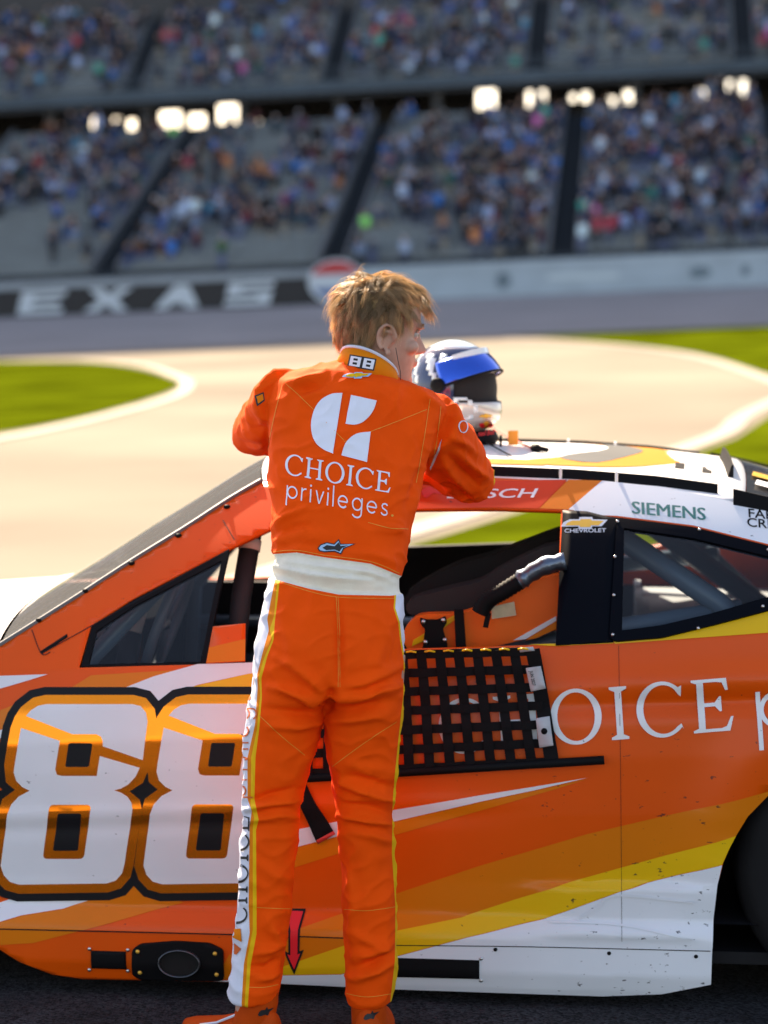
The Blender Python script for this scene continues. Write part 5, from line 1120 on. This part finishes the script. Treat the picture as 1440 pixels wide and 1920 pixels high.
me = bpy.data.meshes.new('hair'); me.from_pydata([tuple(v) for v in hV], [], hF); me.update()
ca = me.color_attributes.new('tone', 'FLOAT_COLOR', 'POINT'); ca.data.foreach_set('color', np.array(hC, 'f').ravel())
hair = link('hair', me, M_hair, man, True); hair['label'] = 'tousled sandy blond hair lit from behind'; hair['kind'] = 'stuff'
loc = (BV - np.array(HEADC)) @ np.array([hx, hy, hz]).T
okv = np.array([scalp_ok(Vector(q), .004) and q[2] > -.07 for q in loc]) & (np.linalg.norm(loc, axis=1) < .17)
tk = BT[okv[BT].all(1)]; u_, inv_ = np.unique(tk, return_inverse=True)
mesh('scalp', (BV + normals(BV, BT) * .0022)[u_] - np.array(FEET), inv_.reshape(-1, 3), mat('scalp_hair', (.36, .24, .11), .8), man, True)
# earphone wire
mb = MB(); mb.tube([at(a_, b_, 5.60) - FEET for a_, b_ in smoothloop([(742, 652), (747, 680), (751, 700), (750, 722)], 4, False)], .0009, 5); mb.build('ear_wire', M_prk, man)
# ---- shoes
M_shoe = mat('shoe_orange', (.50, .058, .002), .65, var=.08, vscale=30, spec=.12); M_sole = mat('shoe_sole', (.02, .02, .02), .7)
def shoe(ank, dirv):
    d = Vector(dirv).normalized(); l = Vector((-d.y, d.x, 0)); a0 = Vector((ank.x, ank.y, 0)); rg = []
    for t, w_, h_, z0 in ((-.072, .020, .07, .012), (-.066, .031, .10, .012), (-.03, .036, .11, .012), (.03, .039, .085, .012), (.09, .045, .066, .012), (.14, .046, .055, .012), (.175, .038, .046, .014), (.198, .020, .034, .018)):
        c = a0 + d * t; rg.append([c + l * (w_ * math.cos(R(a))) + Vector((0, 0, z0 + h_ * (max(0, math.sin(R(a))) ** .8))) for a in range(0, 181, 15)] + [c + l * (w_ * k) + Vector((0, 0, z0)) for k in (-.5, 0, .5)])
    mb = MB(); mb.loft(rg); mb.loft([ell(a0 + d * (-.018 + .02 * s) + Vector((0, 0, z)), d, l, .046 + .004 * s, .040, 20) for z, s in ((.05, 1), (.09, .6), (.13, 0), (.175, 0), (.195, .2))], caps=False)
    V, T = voxel(mb, .004) if False else (None, None)
    sh = fix_normals(mb.build('shoe', M_shoe, None, True)); sh.parent = man; sh.data.transform(Matrix.Translation(-FEET))
    mb = MB(); mb.loft([[a0 + d * t + l * (w_ * s) + Vector((0, 0, z)) - FEET for s, z in ((-1, 0.001), (1, .001), (1, .014), (-1, .014))] for t, w_ in ((-.074, .022), (-.05, .036), (.03, .042), (.10, .049), (.15, .048), (.18, .038), (.204, .016))]); mb.build('sole', M_sole, sh)
    return sh, a0, d, l
la = (at(428, 1872, 5.32) + at(517, 1872, 5.32)) / 2; ra = (at(652, 1879, 5.36) + at(733, 1879, 5.36)) / 2
sh1, a0, d, l = shoe(la, (-.72, .55, 0)); mb = MB()
mb.tube([a0 + d * t + l * s * .03 + Vector((0, 0, z)) - FEET for t, s, z in ((.02, .9, .10), (.08, 1, .07), (.15, .9, .05), (.19, .2, .045))], .003, 6); mb.build('piping', M_swht, sh1)
sh2, *_ = shoe(ra, (.10, 1, 0))
def shoe_star(sh, cx, cy):
    bv = BVHTree.FromPolygons([v.co + FEET for v in sh.data.vertices], [tuple(p.vertices) for p in sh.data.polygons])
    P = [(cx + (a - 665) * .15, cy + (b - 190) * .2 - (a - 665) * .04) for a, b in star]; bm = flat_bm([P], 4, 4)
    for v in bm.verts:
        dd = ray(v.co.x, v.co.y).normalized(); hit, nrm, *_ = bv.ray_cast(CAMO, dd); hit = hit if hit is not None else at(v.co.x, v.co.y, 5.27); v.co = hit - dd * .002 - FEET
    orient(bm, Vector((0, -1, 0))); frombm('star_mark', bm, M_prk, sh)
shoe_star(sh1, 499, 1897); shoe_star(sh2, 697, 1904)
# ================================================================== HELMET ON THE ROOF
def roof_world(px, py, guess=6.7):
    y = guess
    for _ in range(12):
        p = at(px, py, y); c = to_car(p); zr = roof_z(c.x, c.y); d = ray(px, py); y = .5 * y + .5 * ((zr - HC) / d.z) * d.y
    return at(px, py, y)
hb = at(856, 830, 6.72); c_ = to_car(hb); hb.z = roof_z(c_.x, c_.y) + .002
hel = empty('racing_helmet', hb, R(-27)); tag(hel, 'blue and white racing helmet with raised mirrored visor standing on the car roof', 'helmet')
# local frame: +X is the way the helmet faces, Z up; shell about 0.25 x 0.30 x 0.28
C_ = Vector((-.01, 0, .150)); RX, RY, RZ = .132, .115, .138
def hp(th, ph, k=1.0): return Vector((C_.x + RX * k * math.sin(th) * math.cos(ph), C_.y + RY * k * math.sin(th) * math.sin(ph), C_.z + RZ * k * math.cos(th)))
def shell_patch(name, fn, m, k=1.0, N=48, Mm=64, th0=.02, th1=2.62):
    V, Fc, idx = [], [], {}
    for i in range(N):
        for j in range(Mm):
            a0, a1 = th0 + (th1 - th0) * i / N, th0 + (th1 - th0) * (i + 1) / N; b0, b1 = -math.pi + 2 * math.pi * j / Mm, -math.pi + 2 * math.pi * (j + 1) / Mm
            if not fn((a0 + a1) / 2, (b0 + b1) / 2): continue
            f = []
            for a, b in ((a0, b0), (a1, b0), (a1, b1), (a0, b1)):
                key = (round(a, 4), round(b % (2 * math.pi), 4))
                if key not in idx:
                    p = hp(a, b, k)
                    if p.x > .04 and p.z < .13: p.x += .035 * min(1, (.13 - p.z) / .06) * min(1, (p.x - .04) / .07)     # chin bar pushed forward
                    idx[key] = len(V); V.append(p)
                f.append(idx[key])
            Fc.append(f)
    return solid(fix_normals(mesh(name, V, Fc, m, hel, True)), .006)
eye = lambda a, b: abs(b) < 1.15 and 1.22 < a < 1.80
H_wh = mat('helmet_white', (.62, .70, .72), .15, coat=.8); H_nv = mat('helmet_navy', (.012, .022, .075), .2, coat=.8); H_sv = mat('helmet_silver', (.55, .52, .47), .25, .3, coat=.6)
top_ = lambda a, b: a < .55
band = lambda a, b: not top_(a, b) and not eye(a, b) and not (a > 1.74 and abs(b) < 1.05)
shell_patch('shell_crown', lambda a, b: top_(a, b), H_wh); shell_patch('shell_side', band, H_nv); shell_patch('chin_bar', lambda a, b: a > 1.80 and abs(b) < 1.05, H_sv)
shell_patch('liner', lambda a, b: True, mat('helmet_liner', (.006, .006, .007), .9), .94)
for s, sh_k in ((-1.75, .2), (-2.25, .16), (-1.35, .12), (1.9, .2)):        # white flashes sweeping down the side
    shell_patch('side_flash', lambda a, b, s=s, q=sh_k: .8 < a < 1.5 and abs(b - s - .55 * (a - 1.1)) < q * (1.6 - a), H_wh, 1.008)
shell_patch('cheek_ring', lambda a, b: .04 < (a - 1.95) ** 2 + (b + 1.0) ** 2 < .075, H_wh, 1.012)
# visor swung up over the brow
M_vis = mat('visor_mirror_blue', (.015, .10, .62), .12, .75, coat=1)
V, Fc = [], []
for i in range(13):
    for j in range(33):
        b = -1.45 + 2.9 * j / 32; a = 1.0 + .52 * i / 12; p = hp(a, b, 1.04 + .05 * math.cos(b * .9) * (i / 12)); q = Matrix.Rotation(-.36, 3, 'Y') @ (p - Vector((0, 0, .165))) + Vector((0, 0, .165)); V.append(q)
for i in range(12):
    for j in range(32): q = i * 33 + j; Fc.append((q, q + 1, q + 34, q + 33))
vis = solid(fix_normals(mesh('visor', V, Fc, M_vis, hel, True)), .003)
mb = MB(); mb.tube([Vector(V[12 * 33 + j]) for j in range(33)], .004, 6); mb.build('visor_rim', M_blk, vis, True)
st_ = [Vector(V[j]) + Vector((.002, 0, .002)) for j in range(4, 30)]; mb = MB(); mb.loft([[p + Vector((.004, 0, .004)), p + Vector((.010, 0, -.012)), p + Vector((.012, 0, -.011)), p + Vector((.006, 0, .005))] for p in st_]); fix_normals(mb.build('visor_strip', H_wh, vis))
for s in (-1, 1):
    mb = MB(); mb.ball(Vector((.0, s * .124, .165)), (.022, .008, .022), 8); mb.build('visor_pivot', M_blk, hel, True)
mb = MB(); mb.loft([[Vector((C_.x + .005 + (RX * .66 + .012 * (i == 1)) * math.cos(t) + (.03 if math.cos(t) > .3 else 0), RY * (.68 + .05 * (i == 1)) * math.sin(t), z)) for t in np.linspace(0, 2 * math.pi, 33)[:-1]] for i, z in enumerate((.0, .014, .036))]); fix_normals(mb.build('neck_trim', M_blk, hel, True))
# prints on the chin bar and visor strip
hel_m = Matrix.Translation(hb) @ Matrix.Rotation(R(-27), 4, 'Z')
bpy.context.view_layer.update()
def hel_print(name, bm, m, objs, off):
    inv = hel_m.inverted(); bvs = [BVHTree.FromPolygons([hel_m @ v.co for v in o.data.vertices], [tuple(p.vertices) for p in o.data.polygons]) for o in objs]
    for v in bm.verts:
        d = ray(v.co.x, v.co.y).normalized(); hits = [h for h in (b.ray_cast(CAMO, d)[0] for b in bvs) if h is not None]
        h = min(hits, key=lambda q: q.y) if hits else at(v.co.x, v.co.y, 6.6); v.co = inv @ (h - d * off)
    frombm(name, bm, m, hel)
chin = [o for o in hel.children if o.name.startswith(('chin_bar', 'shell_side'))]
M_hred = mat('helmet_red', (.65, .015, .02), .4); M_hgold = mat('helmet_gold', (.75, .42, .03), .4)
Vt, Ft, _ = text_polys('Red Bull', (896, 818), (11.2, -1.6), (.8, -10), .15, .01, .8); hel_print('chin_lettering', tris_bm(Vt, Ft, 4, 4), M_hred, chin, .003)
hel_print('chin_emblem', flat_bm([arc(912, 797, 7, 7, 0, 360, 14)[:-1]], 3, 3), M_hgold, chin, .003)
for sg in (-1, 1): hel_print('chin_emblem', flat_bm([[(912 + sg * a, b) for a, b in ((1.5, 800), (4, 795), (9, 793), (14, 796), (11, 801), (6, 803))]], 3, 3), M_hred, chin, .0045)
hel_print('chin_emblem', flat_bm([bowtie(912, 780, 24, 8)], 3, 3), M_hgold, chin, .003)
# ---- head-restraint strap and radio lead lying on the roof
def on_roof(px, py, up_=.006): p = roof_world(px, py); return p + Vector((0, 0, up_))
ld = empty('radio_lead', on_roof(985, 846, 0)); tag(ld, 'thin red radio lead with orange flag and black plug on the roof', 'cable'); o_ = Vector(ld.location)
mb = MB(); mb.tube([on_roof(a_, b_) - o_ for a_, b_ in smoothloop([(918, 800), (935, 812), (955, 824), (975, 834), (1000, 846)], 5, False)], .0032, 6); mb.build('cable', mat('lead_red', (.55, .05, .02), .5), ld, True)
p = on_roof(962, 836, .0) - o_; mb = MB(); mb.box(p + Vector((0, 0, .022)), (.030, .004, .040), Matrix.Rotation(.4, 3, 'Z')); bevel(mb.build('flag', mat('flag_orange', (.80, .28, .01), .6), ld), .002)
mb = MB(); q0, q1 = on_roof(1000, 846, .009) - o_, on_roof(1026, 850, .009) - o_; mb.tube([q0, q0.lerp(q1, .35), q0.lerp(q1, .4), q1], [.011, .011, .007, .006], 8); mb.build('plug', M_blk, ld, True)
sp_ = empty('helmet_strap', on_roof(935, 850, 0)); tag(sp_, 'dark webbing strap with buckle below the helmet on the roof', 'strap'); o_ = Vector(sp_.location)
P = [on_roof(a_, b_, .006) - o_ for a_, b_ in ((905, 832), (925, 842), (942, 852), (958, 860))]; mb = MB(); mb.loft([[p_ + Vector((0, -.012, 0)), p_ + Vector((0, .012, 0)), p_ + Vector((0, .012, .004)), p_ + Vector((0, -.012, .004))] for p_ in P]); fix_normals(mb.build('webbing', M_web, sp_))
mb = MB(); mb.box(P[1] + Vector((.02, .0, .016)), (.006, .02, .03)); mb.build('buckle', M_blk, sp_)
